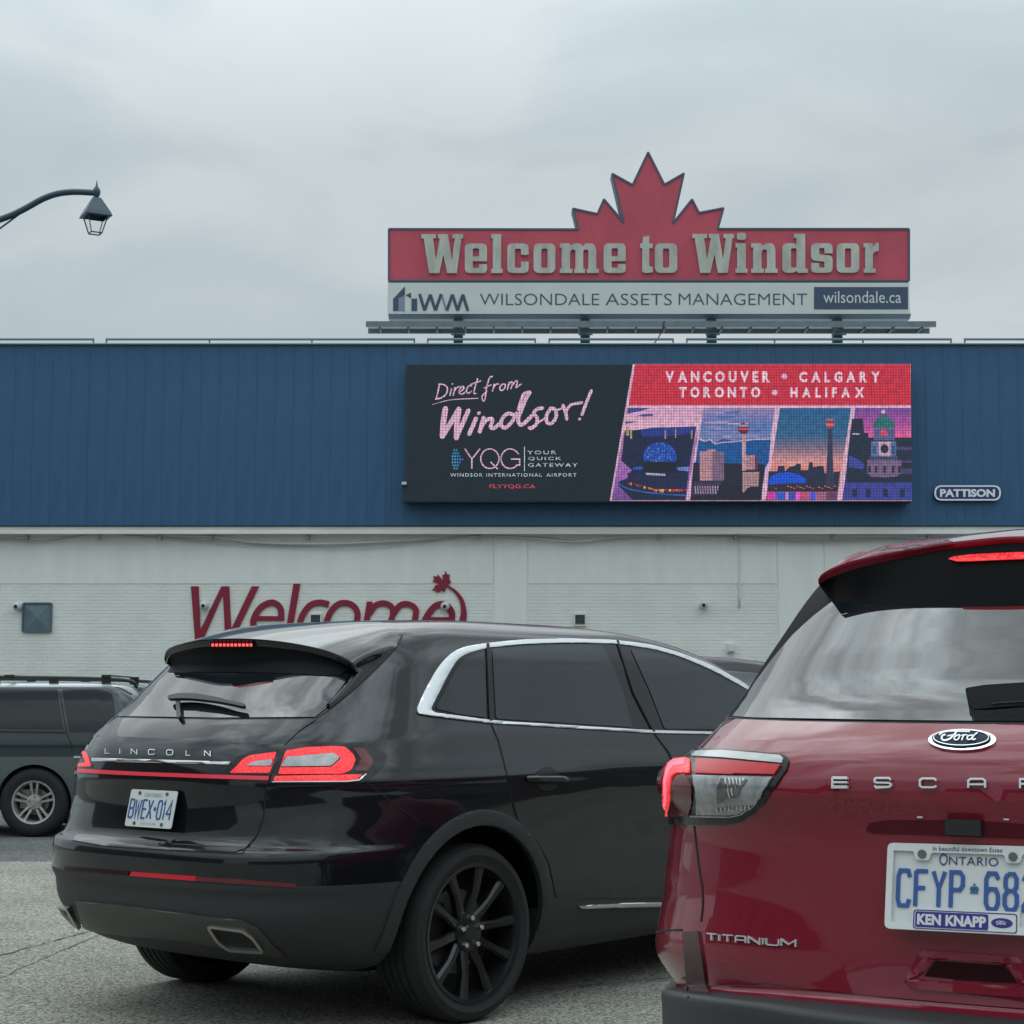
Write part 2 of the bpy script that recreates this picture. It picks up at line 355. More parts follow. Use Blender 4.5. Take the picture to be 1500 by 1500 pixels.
# smooth rendered zone, flat pilaster panels, and the brick field
zs = at(750, 855, YW).z
def X(px, py=880): return at(px, py, YW).x
bays = [(bx0, X(723)), (X(773), X(1139)), (X(1208), bx1)]
for a, b in bays:
    mb = MB(); mb.box(((a + b) / 2, YW - .006, (zs + z2) / 2), (b - a - .03, .03, z2 - zs)); mb.build('render_panel', m_wall, bld)
for a, b in ((X(723), X(773)), (X(1139), X(1208))):
    mb = MB(); mb.box(((a + b) / 2, YW - .010, z2 / 2), (b - a - .035, .045, z2)); mb.build('pilaster_panel', m_wall, bld)
mb = MB(); ch = .0725; bl = .212; row = 0; z = zs - ch / 2
while z > 0:
    for a, b in bays:
        x = a + .015 - (bl / 2 if row % 2 else 0)
        while x < b - .015:
            xa, xb = max(x + .005, a + .015), min(x + bl - .005, b - .015)
            if xb - xa > .02:
                d = YW - .008 - random.uniform(0, .003); h2 = ch / 2 - .0045
                mb.add([(xa, YW, z - h2), (xb, YW, z - h2), (xb, YW, z + h2), (xa, YW, z + h2), (xa, d, z - h2 + .002), (xb, d, z - h2 + .002), (xb, d, z + h2 - .002), (xa, d, z + h2 - .002)],
                       [(4, 5, 6, 7), (0, 1, 5, 4), (1, 2, 6, 5), (2, 3, 7, 6), (3, 0, 4, 7)])
            x += bl
    z -= ch; row += 1
mb.build('brick_courses', m_brick, bld, kind='stuff')
# conduits slung under the beam
m_cable = mat('painted_conduit', lin(225, 228, 224), .6)
m_cabd = mat('grey_conduit', lin(165, 172, 170), .6)
def cable(pix, r, m, name='conduit', Y=YW - .10):
    mb = MB(); mb.tube(spl([tuple(at(x, y, Y)) for x, y in pix], 5), r, 6); o = mb.build(name, m, bld, smooth=True)
cable([(-200, 788), (0, 783.5), (140, 784), (300, 786), (380, 795), (500, 796), (640, 789), (730, 784), (900, 782.5), (1075, 784), (1300, 783.5), (1700, 785)], .022, m_cable)
cable([(-200, 792), (0, 789), (60, 792), (140, 783), (235, 787), (330, 794), (470, 799), (560, 797), (680, 786), (700, 785), (790, 787), (850, 792), (960, 785), (1080, 786), (1180, 791), (1250, 789), (1400, 789)], .014, m_cabd, Y=YW - .13)
cable([(700, 784), (780, 788), (840, 793), (930, 786), (1080, 783), (1200, 787), (1300, 786), (1500, 796)], .010, m_cable, Y=YW - .16)
cable([(1075, 787), (1120, 790), (1200, 790.5), (1300, 788), (1420, 790)], .012, m_cabd, Y=YW - .18)
cable([(1083, 789), (1083, 800), (1083, 890)], .022, m_cable, 'downpipe', YW - .04)
for px in (40, 145, 235, 310, 452, 700, 965, 1077, 1220, 1360):
    p = at(px, 786, YW - .10); mb = MB(); mb.box((p.x, YW - .10, p.z), (.05, .2, .13)); mb.build('conduit_clip', m_cabd, bld)
# ---------------------------------------------------------------- railings on the parapet
spans = [(-140, 138, [(-1)]), (155, 608, [307, 457]), (625.6, 785, []), (803.5, 987, []), (1005, 1394, [1134.6, 1264]), (1412, 1690, [1560])]
names = ['roof railing at the far left above the blue fascia, running out of the frame', 'long roof railing on the blue fascia left of the rooftop sign', 'short roof railing between the left end of the catwalk and its second post', 'short roof railing under the middle of the rooftop sign beside the hanging cable', 'long roof railing under the right half of the rooftop sign', 'roof railing at the far right above the blue fascia']
for (a, b, mids), nm in zip(spans, names):
    za = at(750, 497, YW - .1).z; xa, xb = at(a, 497, YW - .1).x, at(b, 497, YW - .1).x
    r_ = thing('roof_railing', nm, 'railing', (xa, YW - .1, ztop + .024), group='railings along the parapet')
    mb = MB(); mb.tube([(xa, YW - .1, za), (xb, YW - .1, za)], .028, 8); mb.build('top_rail', m_rail, r_, smooth='auto')
    for px in [a + 1, b - 1] + [m for m in mids if m > 0]:
        x = at(px, 497, YW - .1).x; mb = MB(); mb.tube([(x, YW - .1, ztop + .024), (x, YW - .1, za - .028)], .02, 6); mb.build('post', m_rail, r_)
# ---------------------------------------------------------------- wall fittings
m_cam = mat('white_camera_plastic', lin(205, 210, 210), .35)
for px, py, nm in ((25, 888, 'white ball security camera left of the grey square hatch'), (299, 887, 'white ball security camera inside the W of the red wall lettering'), (652, 888, 'white ball security camera over the last e of the red wall lettering'), (1031, 886, 'white ball security camera alone on the brick between the vent and the downpipe')):
    c = at(px, py, YW - .14); t = thing('security_camera', nm, 'camera', (c.x, YW - .014, c.z), group='ball cameras on the wall')
    mb = MB(); mb.lathe([(0, -.0), (.07, 0), (.07, -.04), (.0, -.04)], Matrix.Translation((c.x, YW - .014, c.z)), 20); mb.build('wall_plate', m_cam, t, smooth='auto')
    mb = MB(); rr = .098
    mb.lathe([(rr * math.sin(a), -rr * math.cos(a)) for a in [math.pi * k / 12 for k in range(13)]], Matrix.Translation((c.x, YW - .13, c.z)), 24); mb.build('housing', m_cam, t, smooth=True)
    mb = MB(); q = Vector((c.x - .01, YW - .13 - rr, c.z - .008)); mb.lathe([(0, -.014), (.036, -.014), (.042, .02)], Matrix.Translation(q), 16); mb.build('lens', m_black, t, smooth='auto')
m_grille = mat('aged_grille', lin(125, 132, 130), .6, metal=.3)
for px, nm in ((462.5, 'small square wall vent at the tops of the red letters c and o'), (849.5, 'small square wall vent on bare white brick right of the pilaster')):
    c = at(px, 908, YW); t = thing('wall_vent', nm, 'vent', (c.x, YW - .014, c.z), group='square wall vents')
    h = .135; F = lambda u, v, d: (c.x + u, YW - .014 - d, c.z + v)
    mb = MB(); mb.loops([rect(-h, -h, h, h), rect(-h + .03, -h + .03, h - .03, h - .03)], F, .05, .05); mb.build('frame', m_trimw, t)
    mb = MB(); mb.loops([rect(-h + .031, -h + .031, h - .031, h - .031)], F, .004, 0); mb.build('backing', m_black, t)
    for k in range(7):
        mb = MB(); zz = -.09 + k * .03; mb.box((c.x, YW - .036, c.z + zz), (2 * h - .07, .028, .006), Matrix.Rotation(R(-40), 3, 'X')); mb.build('slat', m_grille, t)
c = at(55, 904.5, YW); h = .325; t = thing('wall_hatch', 'grey square metal hatch with a crossed face, left of the red wall lettering', 'hatch', (c.x, YW - .014, c.z))
m_hatch = mat('hatch_metal', lin(105, 125, 135), .5, metal=.2, var=.12)
mb = MB(); F = lambda u, v, d: (c.x + u, YW - .014 - d, c.z + v)
mb.loops([rect(-h, -h, h, h, .05), rect(-h + .03, -h + .03, h - .03, h - .03, .04)], F, .05, .05); mb.build('frame', mat('hatch_frame', lin(95, 108, 112), .5), t)
mb = MB(); a = h - .031; mb.add([F(-a, -a, .02), F(a, -a, .02), F(a, a, .02), F(-a, a, .02), F(0, 0, .06)], [(0, 1, 4), (1, 2, 4), (2, 3, 4), (3, 0, 4)]); mb.build('door', m_hatch, t)
c = at(1070, 950, YW); t = thing('wall_light', 'small white box light on the wall above the half hidden dark car', 'light', (c.x, YW - .014, c.z))
mb = MB(); mb.box((c.x, YW - .07, c.z + .01), (.16, .11, .18)); mb.build('housing', m_trimw, t)
mb = MB(); mb.box((c.x, YW - .14, c.z + .01), (.12, .02, .13)); mb.build('lens', mat('frosted_lens', lin(215, 222, 222), .4), t)
# ---------------------------------------------------------------- painted red lettering on the wall
m_mur = mat('wine_red_lettering', lin(140, 26, 56), .55, var=.08, vscale=2)
wl = thing('wall_lettering', 'large wine red italic lettering with a maple leaf on the white brick wall', 'lettering', (X(480), YW - .014, at(480, 940, YW).z))
def zf(x0, y0, s, Y): return lambda u, v, d: tuple(at(x0 + u / s, y0 + v / s, Y) + Vector((0, -d, 0)))
MA = zf(270, 820, 1500 / 220, YW - .016); MC = zf(470, 820, 1500 / 230, YW - .016)
def letter(nm, items, M):
    mb = MB()
    for k, it in enumerate(items):
        if it[0] == 'p': mb.loops([[(p[0], p[1]) for p in lp] for lp in it[1:]], M, .030 + .0006 * k, .030)
        else: mb.strip(spl(it[1], 8), it[2], M, .030 + .0006 * k, .030, cap=False, taper=it[3] if len(it) > 3 else None)
    mb.build(nm, m_mur, wl)
letter('letter', [('p', [(68, 265), (145, 265), (163, 700), (372, 265), (450, 265), (470, 690), (675, 265), (748, 265), (490, 800), (410, 800), (388, 345), (190, 800), (108, 800)])], MA)
letter('letter', [('s', [(715, 585), (850, 585), (990, 588)], 46), ('s', [(970, 605), (965, 500), (925, 445), (865, 428), (780, 465), (715, 545), (690, 640), (730, 730), (850, 780), (960, 740)], 62)], MA)
letter('letter', [('p', [(1092, 238), (1160, 238), (1085, 680), (1110, 780), (1045, 790), (1015, 700)])], MA)
letter('letter', [('s', [(1445, 445), (1350, 428), (1260, 455), (1190, 540), (1155, 640), (1160, 720), (1250, 790), (1370, 760)], 62)], MA)
letter('letter', [('s', [(60, 670), (55, 600), (95, 500), (160, 430), (235, 412), (310, 440), (350, 510), (340, 600), (300, 700), (210, 760), (110, 750), (60, 670)], 58)], MC)
letter('letter', [('p', [(440, 400), (495, 400), (440, 760), (380, 760)]), ('s', [(462, 520), (520, 440), (600, 416), (670, 445), (690, 510), (655, 640), (630, 760)], 56), ('s', [(690, 520), (760, 435), (840, 425), (905, 470), (905, 540), (885, 640), (860, 760)], 56)], MC)
letter('letter', [('s', [(1000, 572), (1120, 572), (1230, 572)], 46), ('s', [(1250, 590), (1252, 510), (1215, 450), (1155, 425), (1085, 450), (1015, 540), (985, 620), (1010, 700), (1120, 750), (1220, 720)], 62)], MC)
letter('stem', [('s', [(1210, 250), (1290, 310), (1345, 390), (1365, 490), (1360, 560), (1335, 680), (1290, 760)], 52, lambda s: .35 + .9 * min(1, s * 1.5))], MC)
lf = [(1210, 250), (1245, 212), (1228, 190), (1232, 140), (1208, 140), (1192, 105), (1180, 142), (1160, 145), (1165, 195), (1118, 140), (1112, 160), (1070, 158), (1085, 185), (1068, 208), (1140, 232), (1090, 245), (1085, 268), (1062, 288), (1098, 295), (1110, 315), (1160, 292), (1180, 310), (1195, 280)]
letter('leaf', [('p', lf)], MC)
# ================================================================ ROOFTOP SIGN
YS = YW + 1.2
m_red = mat('faded_red_panel', lin(196, 78, 96), .5, var=.12, vscale=1.5, vstretch=(1, 1, .5))
m_edge = mat('sign_edge_steel', lin(72, 92, 110), .5)
m_let = mat('weathered_white_letters', lin(192, 194, 184), .6, var=.22, vscale=5, vstretch=(1, 1, .3))
m_ban = mat('white_banner', lin(212, 216, 214), .5, var=.05, vscale=1.5)
m_navy = mat('banner_navy', lin(62, 80, 104), .5)
m_navyl = mat('banner_slate', lin(128, 142, 158), .5)
FS = lambda u, v, d: tuple(at(u, v, YS) + Vector((0, -d, 0)))
rs = thing('rooftop_sign', 'red rooftop sign with a maple leaf top and white slab lettering over a white banner', 'sign', (at(950, 480, YS).x, YS, ztop - .5))
leaf = [(846.5, 336), (839, 305.5), (875, 313.5), (884.6, 291.8), (913.4, 325.5), (896.6, 254.4), (926.6, 271), (949.4, 223), (973.2, 270.5), (1002, 254), (986, 326.6), (1013.7, 292), (1024, 311.8), (1060, 305), (1051.6, 335.4)]
outl = [(569.5, 411.5), (569.5, 335.5)] + leaf + [(1331.5, 335.5), (1331.5, 411.5)]
mb = MB(); mb.loops([outl], FS, 0, .42); mb.build('red_panel', m_red, rs)
mb = MB()
for i in range(len(outl)):
    mb.strip([outl[i], outl[(i + 1) % len(outl)]], 2.8, FS, .018 + .0004 * i, .45, cap=False)
mb.build('edge_frame', m_edge, rs)
mb = MB(); mb.box((at(950, 440, YS).x, YS + .2, (at(950, 414, YS).z + at(950, 461, YS).z) / 2), (at(1333, 440, YS).x - at(569, 440, YS).x, .46, at(950, 415, YS).z - at(950, 461, YS).z)); mb.build('banner_box', m_ban, rs)
x0, x1 = at(569, 460, YS).x, at(1334, 460, YS).x; za, zb = at(950, 460, YS - .03).z, at(950, 465.5, YS - .03).z
mb = MB(); mb.add([(x0, YS - .05, za), (x1, YS - .05, za), (x1 + .0, YS + .10, zb), (x0 + .0, YS + .10, zb), (x0, YS + .43, za), (x1, YS + .43, za), (x1, YS + .43, zb), (x0, YS + .43, zb)], [(0, 1, 2, 3), (3, 2, 6, 7), (0, 3, 7, 4), (1, 5, 6, 2), (0, 4, 5, 1)]); mb.build('banner_sill', m_edge, rs)
# slab letters: x in fractions of the letter width, y 0 baseline .. 1 x-height .. 1.32 cap
G = {
 'e': [[(.78, .40), (.78, 1, .2), (0, 1, .2), (0, 0, .2), (.78, 0, .2), (.78, .30, .05), (.50, .30), (.50, .17, .05), (.28, .17, .05), (.28, .40)], [(.28, .56), (.28, .84, .06), (.50, .84, .06), (.50, .56)]],
 'c': [[(.78, .62), (.78, 1, .2), (0, 1, .2), (0, 0, .2), (.78, 0, .2), (.78, .38), (.50, .38), (.50, .17, .06), (.28, .17, .06), (.28, .83, .06), (.50, .83, .06), (.50, .62)]],
 'o': [[(0, 0, .22), (.78, 0, .22), (.78, 1, .22), (0, 1, .22)], [(.28, .17, .07), (.50, .17, .07), (.50, .83, .07), (.28, .83, .07)]],
 'l': [[(0, 1.32), (.36, 1.32), (.36, .14), (.42, .14), (.42, 0), (.0, 0), (.0, .14), (.06, .14), (.06, 1.18), (0, 1.18)]],
 'i': [[(0, 1.0), (.36, 1.0), (.36, .14), (.42, .14), (.42, 0), (.0, 0), (.0, .14), (.06, .14), (.06, .86), (0, .86)], None, [(.05, 1.12, .1), (.37, 1.12, .1), (.37, 1.36, .1), (.05, 1.36, .1)]],
 'W': [[(0, 1.32), (.52, 1.32), (.52, 1.18), (.42, 1.18), (.52, .45), (.66, 1.18), (.60, 1.18), (.60, 1.32), (.95, 1.32), (1.10, .45), (1.20, 1.18), (1.12, 1.18), (1.12, 1.32), (1.50, 1.32), (1.50, 1.18), (1.44, 1.18), (1.27, 0), (.92, 0), (.79, .62), (.64, 0), (.28, 0), (.08, 1.18), (0, 1.18)]],
 'm': [[(0, 1), (.32, 1), (.36, .92), (.48, 1, .05), (.68, 1, .12), (.76, .90), (.86, 1, .05), (1.14, 1, .2), (1.22, .78, .1), (1.22, .14), (1.30, .14), (1.30, 0), (.90, 0), (.90, .14), (.95, .14), (.95, .78, .04), (.82, .80, .04), (.78, .72), (.78, .14), (.84, .14), (.84, 0), (.48, 0), (.48, .14), (.52, .14), (.52, .78, .04), (.40, .80, .04), (.34, .70), (.34, .14), (.42, .14), (.42, 0), (0, 0), (0, .14), (.06, .14), (.06, .86), (0, .86)]],
 'n': [[(0, 1), (.32, 1), (.36, .92), (.50, 1, .05), (.74, 1, .2), (.80, .78, .1), (.80, .14), (.87, .14), (.87, 0), (.46, 0), (.46, .14), (.52, .14), (.52, .78, .04), (.40, .80, .04), (.34, .70), (.34, .14), (.42, .14), (.42, 0), (0, 0), (0, .14), (.06, .14), (.06, .86), (0, .86)]],
 'r': [[(0, 1), (.32, 1), (.36, .88), (.48, 1.03, .03), (.56, 1.0), (.56, .74), (.42, .72, .05), (.34, .62), (.34, .14), (.44, .14), (.44, 0), (0, 0), (0, .14), (.06, .14), (.06, .86), (0, .86)]],
 't': [[(.08, 1), (.12, 1.22), (.36, 1.26), (.36, 1), (.50, 1), (.50, .84), (.36, .84), (.36, .22, .05), (.50, .20), (.50, .02), (.30, 0, .1), (.08, 0, .15), (.08, .84), (0, .84), (0, 1)]],
 's': [[(.74, .66), (.74, 1, .2), (0, 1, .2), (0, .42, .18), (.46, .38, .05), (.46, .17, .04), (.28, .17, .04), (.28, .33), (0, .33), (0, 0, .2), (.74, 0, .2), (.74, .58, .18), (.28, .62, .05), (.28, .84, .04), (.46, .84, .04), (.46, .66)]],
 'd': [[(.38, 1.32), (.74, 1.32), (.74, .14), (.82, .14), (.82, 0), (.50, 0), (.46, .07), (.36, 0, .04), (0, 0, .2), (0, 1, .2), (.38, 1, .04), (.46, .94), (.46, 1.18), (.38, 1.18)], [(.28, .17, .05), (.46, .17, .05), (.46, .83, .05), (.28, .83, .05)]]}
word = [('W', 617.5, 678.5, 0), ('e', 681, 713.5, 0), ('l', 719.5, 736.5, 0), ('c', 743, 774.5, 0), ('o', 781.5, 813.5, 0), ('m', 820, 877, 0), ('e', 884, 916.5, 0), ('t', 937.5, 956, 0), ('o', 959, 991.8, 0),
        ('W', 1014, 1075, 0), ('i', 1077, 1094.5, 0), ('n', 1100, 1138.5, 0), ('d', 1145.5, 1182.5, 0), ('s', 1187.5, 1219, 0), ('o', 1225, 1258, 0), ('r', 1264.5, 1286.5, 0)]
base, xh = 400.3, 43.0
for ch_, a, b, _ in word:
    g = G[ch_]; wmax = max(p[0] for l_ in g if l_ for p in l_)
    base = 400.8 - (a - 617) / 670 * .6
    fm = lambda p: (a + p[0] / wmax * (b - a), base - p[1] * xh) + ((p[2] * xh * .9,) if len(p) > 2 else ())
    mb = MB(); mb.loops([rnd_poly([fm(p) for p in lp], 0) for lp in (g[:2] if len(g) > 1 and g[1] else g[:1])], FS, .06, .06)
    if len(g) > 2: mb.loops([rnd_poly([fm(p) for p in g[2]], 0)], FS, .06, .06)
    mb.build('letter', m_let, rs)
# banner lettering
mb = MB(); kw = dict(d=.031 + .005, t=.004, bold=-.010)
text(mb, 'WILSONDALE', (703, 447.5, 877.5, 430.5), FS, **kw); text(mb, 'ASSETS', (887, 447.5, 984, 430.5), FS, **kw); text(mb, 'MANAGEMENT', (994, 447.3, 1182, 430.3), FS, **kw)
mb.build('banner_text', mat('banner_text', lin(66, 82, 98), .5), rs)
mb = MB(); mb.loops([rect(1192, 421, 1329.5, 453.5)], FS, .038, .006); mb.build('web_address_plate', m_navy, rs)
mb = MB(); text(mb, 'wilsondale.ca', (1205.5, 444.5, 1319.5, 427), FS, d=.043, t=.003); mb.build('web_address_text', m_ban, rs)
LG = lambda u, v, d: FS(560 + u / 6.25, 400 + v / 6.25, d)
mb = MB()
mb.loops([[(100, 240), (208, 125), (208, 205), (150, 230), (150, 350), (100, 350)]], LG, .040, .008)
mb.loops([[(215, 205), (263, 182), (265, 236)]], LG, .040, .008); mb.loops([[(268, 240), (320, 236), (320, 350), (268, 350)]], LG, .040, .008)
for k, (a, b) in enumerate((((342, 195), (388, 345)), ((388, 345), (440, 200)), ((440, 200), (487, 345)), ((487, 345), (540, 195)), ((592, 345), (642, 200)), ((642, 200), (690, 345)), ((690, 345), (738, 200)), ((738, 200), (784, 348)))):
    mb.strip([a, b], 27, LG, .040 + .0005 * k, .008, cap=False)
mb.build('banner_logo', m_navy, rs)
mb = MB(); mb.loops([[(154, 233), (206, 209), (206, 355), (154, 348)]], LG, .040, .008); mb.strip([(545, 205), (588, 345)], 20, LG, .0385, .006, cap=False); mb.build('banner_logo_accent', m_navyl, rs)
# catwalk and posts
m_cat = mat('galvanised_catwalk', lin(120, 130, 138), .5, metal=.4, var=.15)
Yc = YS - .95
zc = at(950, 475, Yc).z; xa, xb = at(536, 475, Yc).x, at(1371, 475, Yc).x
cw = thing('sign_catwalk', 'narrow steel catwalk slung in front of the rooftop sign under its banner', 'catwalk', ((xa + xb) / 2, Yc, zc))
for nm, yy, zz, hh in (('front_channel', Yc, zc, .13), ('back_channel', Yc + .62, zc - .02, .12)):
    mb = MB(); mb.box(((xa + xb) / 2, yy, zz), (xb - xa, .05, hh)); mb.build(nm, m_cat, cw)
mb = MB()
for k in range(7): mb.box(((xa + xb) / 2, Yc + .08 + k * .078, zc + .05 + .0), (xb - xa, .05, .012))
mb.build('grating', m_cat, cw)
x = xa + .3
while x < xb - .1:
    mb = MB(); mb.box((x, Yc + .31, zc - .062), (.04, .56, .05)); mb.box((x, Yc - .02, zc - .11), (.02, .05, .10)); mb.build('cross_bracket', m_dkmetal, cw); x += .635
for px, nm in ((671, 'leftmost post'), (857.5, 'second post from the left'), (1043.5, 'third post from the left'), (1228.5, 'rightmost post')):
    x = at(px, 485, YS).x; t = thing('sign_post', nm + ' of the four steel posts carrying the rooftop sign', 'post', (x, YS + .2, ztop - .6), group='posts under the rooftop sign')
    zt = at(px, 466, YS + .1).z
    mb = MB(); mb.box((x, YS + .2, (zt - .03 + ztop - .6) / 2), (.21, .22, zt - .03 - ztop + .6)); mb.build('column', m_dkmetal, t)
    za_ = at(px, 483, YS).z
    mb = MB(); mb.box((x, YS - .20, za_ + .03), (.10, .56, .12)); mb.box((x, YS - .05, za_ - .04), (.42, .10, .09)); mb.box((x, YS - .06, za_ - .11), (.32, .08, .05)); mb.build('outrigger', m_dkmetal, t)
cb = MB(); cb.tube(spl([tuple(at(a, b, Yc - .05)) for a, b in ((973, 470), (971, 480), (966, 492), (957, 505))], 5), .014, 6); o = cb.build('hanging_cable', m_black, None); tag(o, 'thin black cable hanging from the catwalk down to the parapet', 'cable')
# ================================================================ LED BILLBOARD
YL = YW - .75
FL = lambda u, v, d: tuple(at(u, v, YL) + Vector((0, -d, 0)))
lb = thing('led_billboard', 'wide digital billboard advertising direct flights, mounted on the blue fascia', 'billboard', (at(965, 735, YL).x, YL, at(965, 735, YL).z))
m_case = mat('billboard_casing', lin(40, 52, 68), .6)
mb = MB(); mb.loops([rect(595, 534, 1336, 735)], FL, -.002, .42); mb.build('casing', m_case, lb)
mb = MB(); mb.loops([rect(589.5, 700, 595, 735)], FL, -.01, .3); mb.build('cable_box', m_case, lb)
mb = MB(); mb.box(tuple(at(592, 708, YL - .05)), (.10, .08, .06)); mb.build('sensor', m_cam, lb)
ml = bpy.data.materials.new('led_screen'); ml.use_nodes = True; t_ = ml.node_tree; p = t_.nodes['Principled BSDF']; l_ = t_.links.new
at_ = t_.nodes.new('ShaderNodeVertexColor'); at_.layer_name = 'Col'
tcn = t_.nodes.new('ShaderNodeTexCoord'); sx = t_.nodes.new('ShaderNodeSeparateXYZ'); l_(tcn.outputs['Object'], sx.inputs[0])
def sine(o_, per):
    a = t_.nodes.new('ShaderNodeMath'); a.operation = 'MULTIPLY'; l_(o_, a.inputs[0]); a.inputs[1].default_value = 2 * math.pi / per
    b = t_.nodes.new('ShaderNodeMath'); b.operation = 'SINE'; l_(a.outputs[0], b.inputs[0])
    c = t_.nodes.new('ShaderNodeMapRange'); l_(b.outputs[0], c.inputs['Value']); c.inputs['From Min'].default_value = -.7; c.inputs['From Max'].default_value = .4; c.inputs['To Min'].default_value = .66; c.inputs['To Max'].default_value = 1; return c.outputs[0]
g1 = t_.nodes.new('ShaderNodeMath'); g1.operation = 'MULTIPLY'; l_(sine(sx.outputs['X'], .060), g1.inputs[0]); l_(sine(sx.outputs['Z'], .060), g1.inputs[1])
vm = t_.nodes.new('ShaderNodeVectorMath'); vm.operation = 'SCALE'; l_(at_.outputs[0], vm.inputs[0]); l_(g1.outputs[0], vm.inputs['Scale'])
nz_ = t_.nodes.new('ShaderNodeTexNoise'); nz_.inputs['Scale'].default_value = 9; nz_.inputs['Detail'].default_value = 8; nz_.inputs['Roughness'].default_value = .75; l_(tcn.outputs['Object'], nz_.inputs['Vector'])
mr_ = t_.nodes.new('ShaderNodeMapRange'); l_(nz_.outputs[0], mr_.inputs['Value']); mr_.inputs['From Min'].default_value = .35; mr_.inputs['From Max'].default_value = .65; mr_.inputs['To Min'].default_value = .62; mr_.inputs['To Max'].default_value = 1.25
v2 = t_.nodes.new('ShaderNodeVectorMath'); v2.operation = 'SCALE'; l_(vm.outputs[0], v2.inputs[0]); l_(mr_.outputs[0], v2.inputs['Scale']); l_(v2.outputs[0], p.inputs['Emission Color']); p.inputs['Emission Strength'].default_value = 1.1; p.inputs['Base Color'].default_value = (.02, .025, .03, 1); p.inputs['Roughness'].default_value = .8
PINK = lin(222, 178, 205); C = lin
scr = MB(); scr.loops([rect(597, 535.5, 1334, 733.5)], FL, .004, .0, col=lin(14, 24, 36))
Z5 = lambda u, v, d: FL(580 + u / 3.75, 520 + v / 3.75, d)
TH = {0: [[(240, 160), (222, 240)], [(236, 160), (262, 163), (283, 182), (275, 215), (250, 235), (218, 243)], [(305, 185), (297, 222)], [(309, 160), (312, 158)], [(324, 180), (315, 222)], [(320, 197), (335, 180), (350, 172)], [(350, 205), (372, 185), (368, 172), (352, 185), (348, 208), (365, 215), (385, 200)], [(415, 170), (398, 172), (388, 195), (396, 210), (415, 200)], [(448, 130), (428, 205), (440, 212)], [(410, 162), (466, 142)], [(530, 118), (515, 125), (500, 170), (488, 245), (476, 248), (474, 225), (500, 200)], [(485, 182), (522, 165)], [(540, 160), (530, 200)], [(537, 178), (552, 160), (565, 160)], [(585, 160), (570, 180), (578, 195), (595, 185), (600, 162), (585, 160)], [(622, 150), (612, 190)], [(618, 165), (635, 148), (640, 158), (632, 185)], [(640, 165), (660, 142), (668, 150), (660, 178), (688, 160)]]}
for k, s_ in enumerate(TH[0]): scr.strip(spl(s_, 4), 7.5, Z5, .0050 + .0001 * k, col=PINK)
scr.strip(spl([(200, 272), (300, 247), (450, 238)], 5), 6, Z5, .0052, col=PINK, taper=lambda s: .3 + 1.2 * s * (1.3 - s))
WH = [([(272, 295), (262, 360), (255, 447)], 31), ([(260, 440), (300, 375), (345, 298)], 27), ([(345, 298), (336, 370), (332, 455)], 30), ([(332, 455), (365, 380), (398, 305)], 24), ([(440, 348), (420, 395), (402, 435)], 23), ([(453, 322), (458, 318)], 17), ([(482, 345), (472, 380), (460, 422)], 23), ([(466, 400), (495, 360), (524, 350), (530, 365), (520, 395), (540, 402), (575, 372)], 20),
      ([(650, 330), (615, 322), (585, 348), (578, 385), (600, 400), (635, 370), (662, 320)], 20), ([(735, 205), (712, 245), (690, 300), (672, 350), (680, 382), (705, 375), (745, 335)], 21), ([(733, 203), (700, 218), (672, 300)], 16), ([(805, 292), (775, 298), (757, 322), (775, 345), (772, 378), (745, 402), (732, 400)], 19), ([(772, 378), (815, 350)], 10), ([(850, 293), (828, 330), (830, 370), (855, 375), (880, 340), (874, 300), (850, 293)], 19),
      ([(880, 305), (920, 290)], 10), ([(918, 278), (932, 315), (938, 352)], 19), ([(932, 315), (960, 275), (1022, 262)], 15), ([(1073, 197), (1045, 265), (1022, 328)], 17), ([(1007, 353), (1010, 352)], 16)]
for k, (s_, w_) in enumerate(WH): scr.strip(spl(s_, 5), w_, Z5, .0050 + .0002 * k, col=PINK)
LT = lin(196, 214, 226)
for k, s_ in enumerate(([(378, 515), (417, 572), (417, 625)], [(462, 515), (417, 572)], circ(516, 570, 50, 54, 28) + [(566, 570)], [(520, 588), (560, 628)])): scr.strip(s_, 7, Z5, .005 + .0002 * k, col=PINK, cap=False)
scr.strip([(675, 545)] + [(627 + 50 * math.cos(R(a)), 570 + 54 * math.sin(R(a))) for a in range(-40, -330, -14)][:21] + [(680, 605), (680, 572), (632, 572)], 7, Z5, .0061, col=PINK, cap=False)
scr.strip([(706, 503), (706, 637)], 4, Z5, .0055, col=LT, cap=False)
for s_, b_ in (('YOUR', (722, 545, 880, 526)), ('QUICK', (726, 580, 908, 560)), ('GATEWAY', (726, 615, 998, 594)), ('WINDSOR', (298, 668, 476, 650)), ('INTERNATIONAL', (497, 668, 802, 650)), ('AIRPORT', (826, 668, 992, 650))): text(scr, s_, b_, Z5, d=.0056, col=LT, space=1.25)
text(scr, 'FLYYQG.CA', (513, 736, 765, 711), Z5, d=.0056, col=lin(214, 70, 88), bold=.01, space=1.1)
for i in range(7):
    for j in range(5 - abs(i - 3)):
        u = 333 + (j - (4 - abs(i - 3)) / 2) * 13 + (6 if i == 3 else 0) + abs(3 - i) * -2; v = 573 + (i - 3) * 17; scr.loops([[(u - 6, v), (u, v - 8), (u + 6, v), (u, v + 8)][::-1]], Z5, .0058, col=lin(60, 150 - 10 * j, 190))
Z6 = lambda u, v, d: FL(880 + u * 470 / 1500, 520 + v * 470 / 1500, d)
scr.loops([[(150, 42), (1449, 42), (1453, 682), (42, 682)]], Z6, .0052, col=PINK)
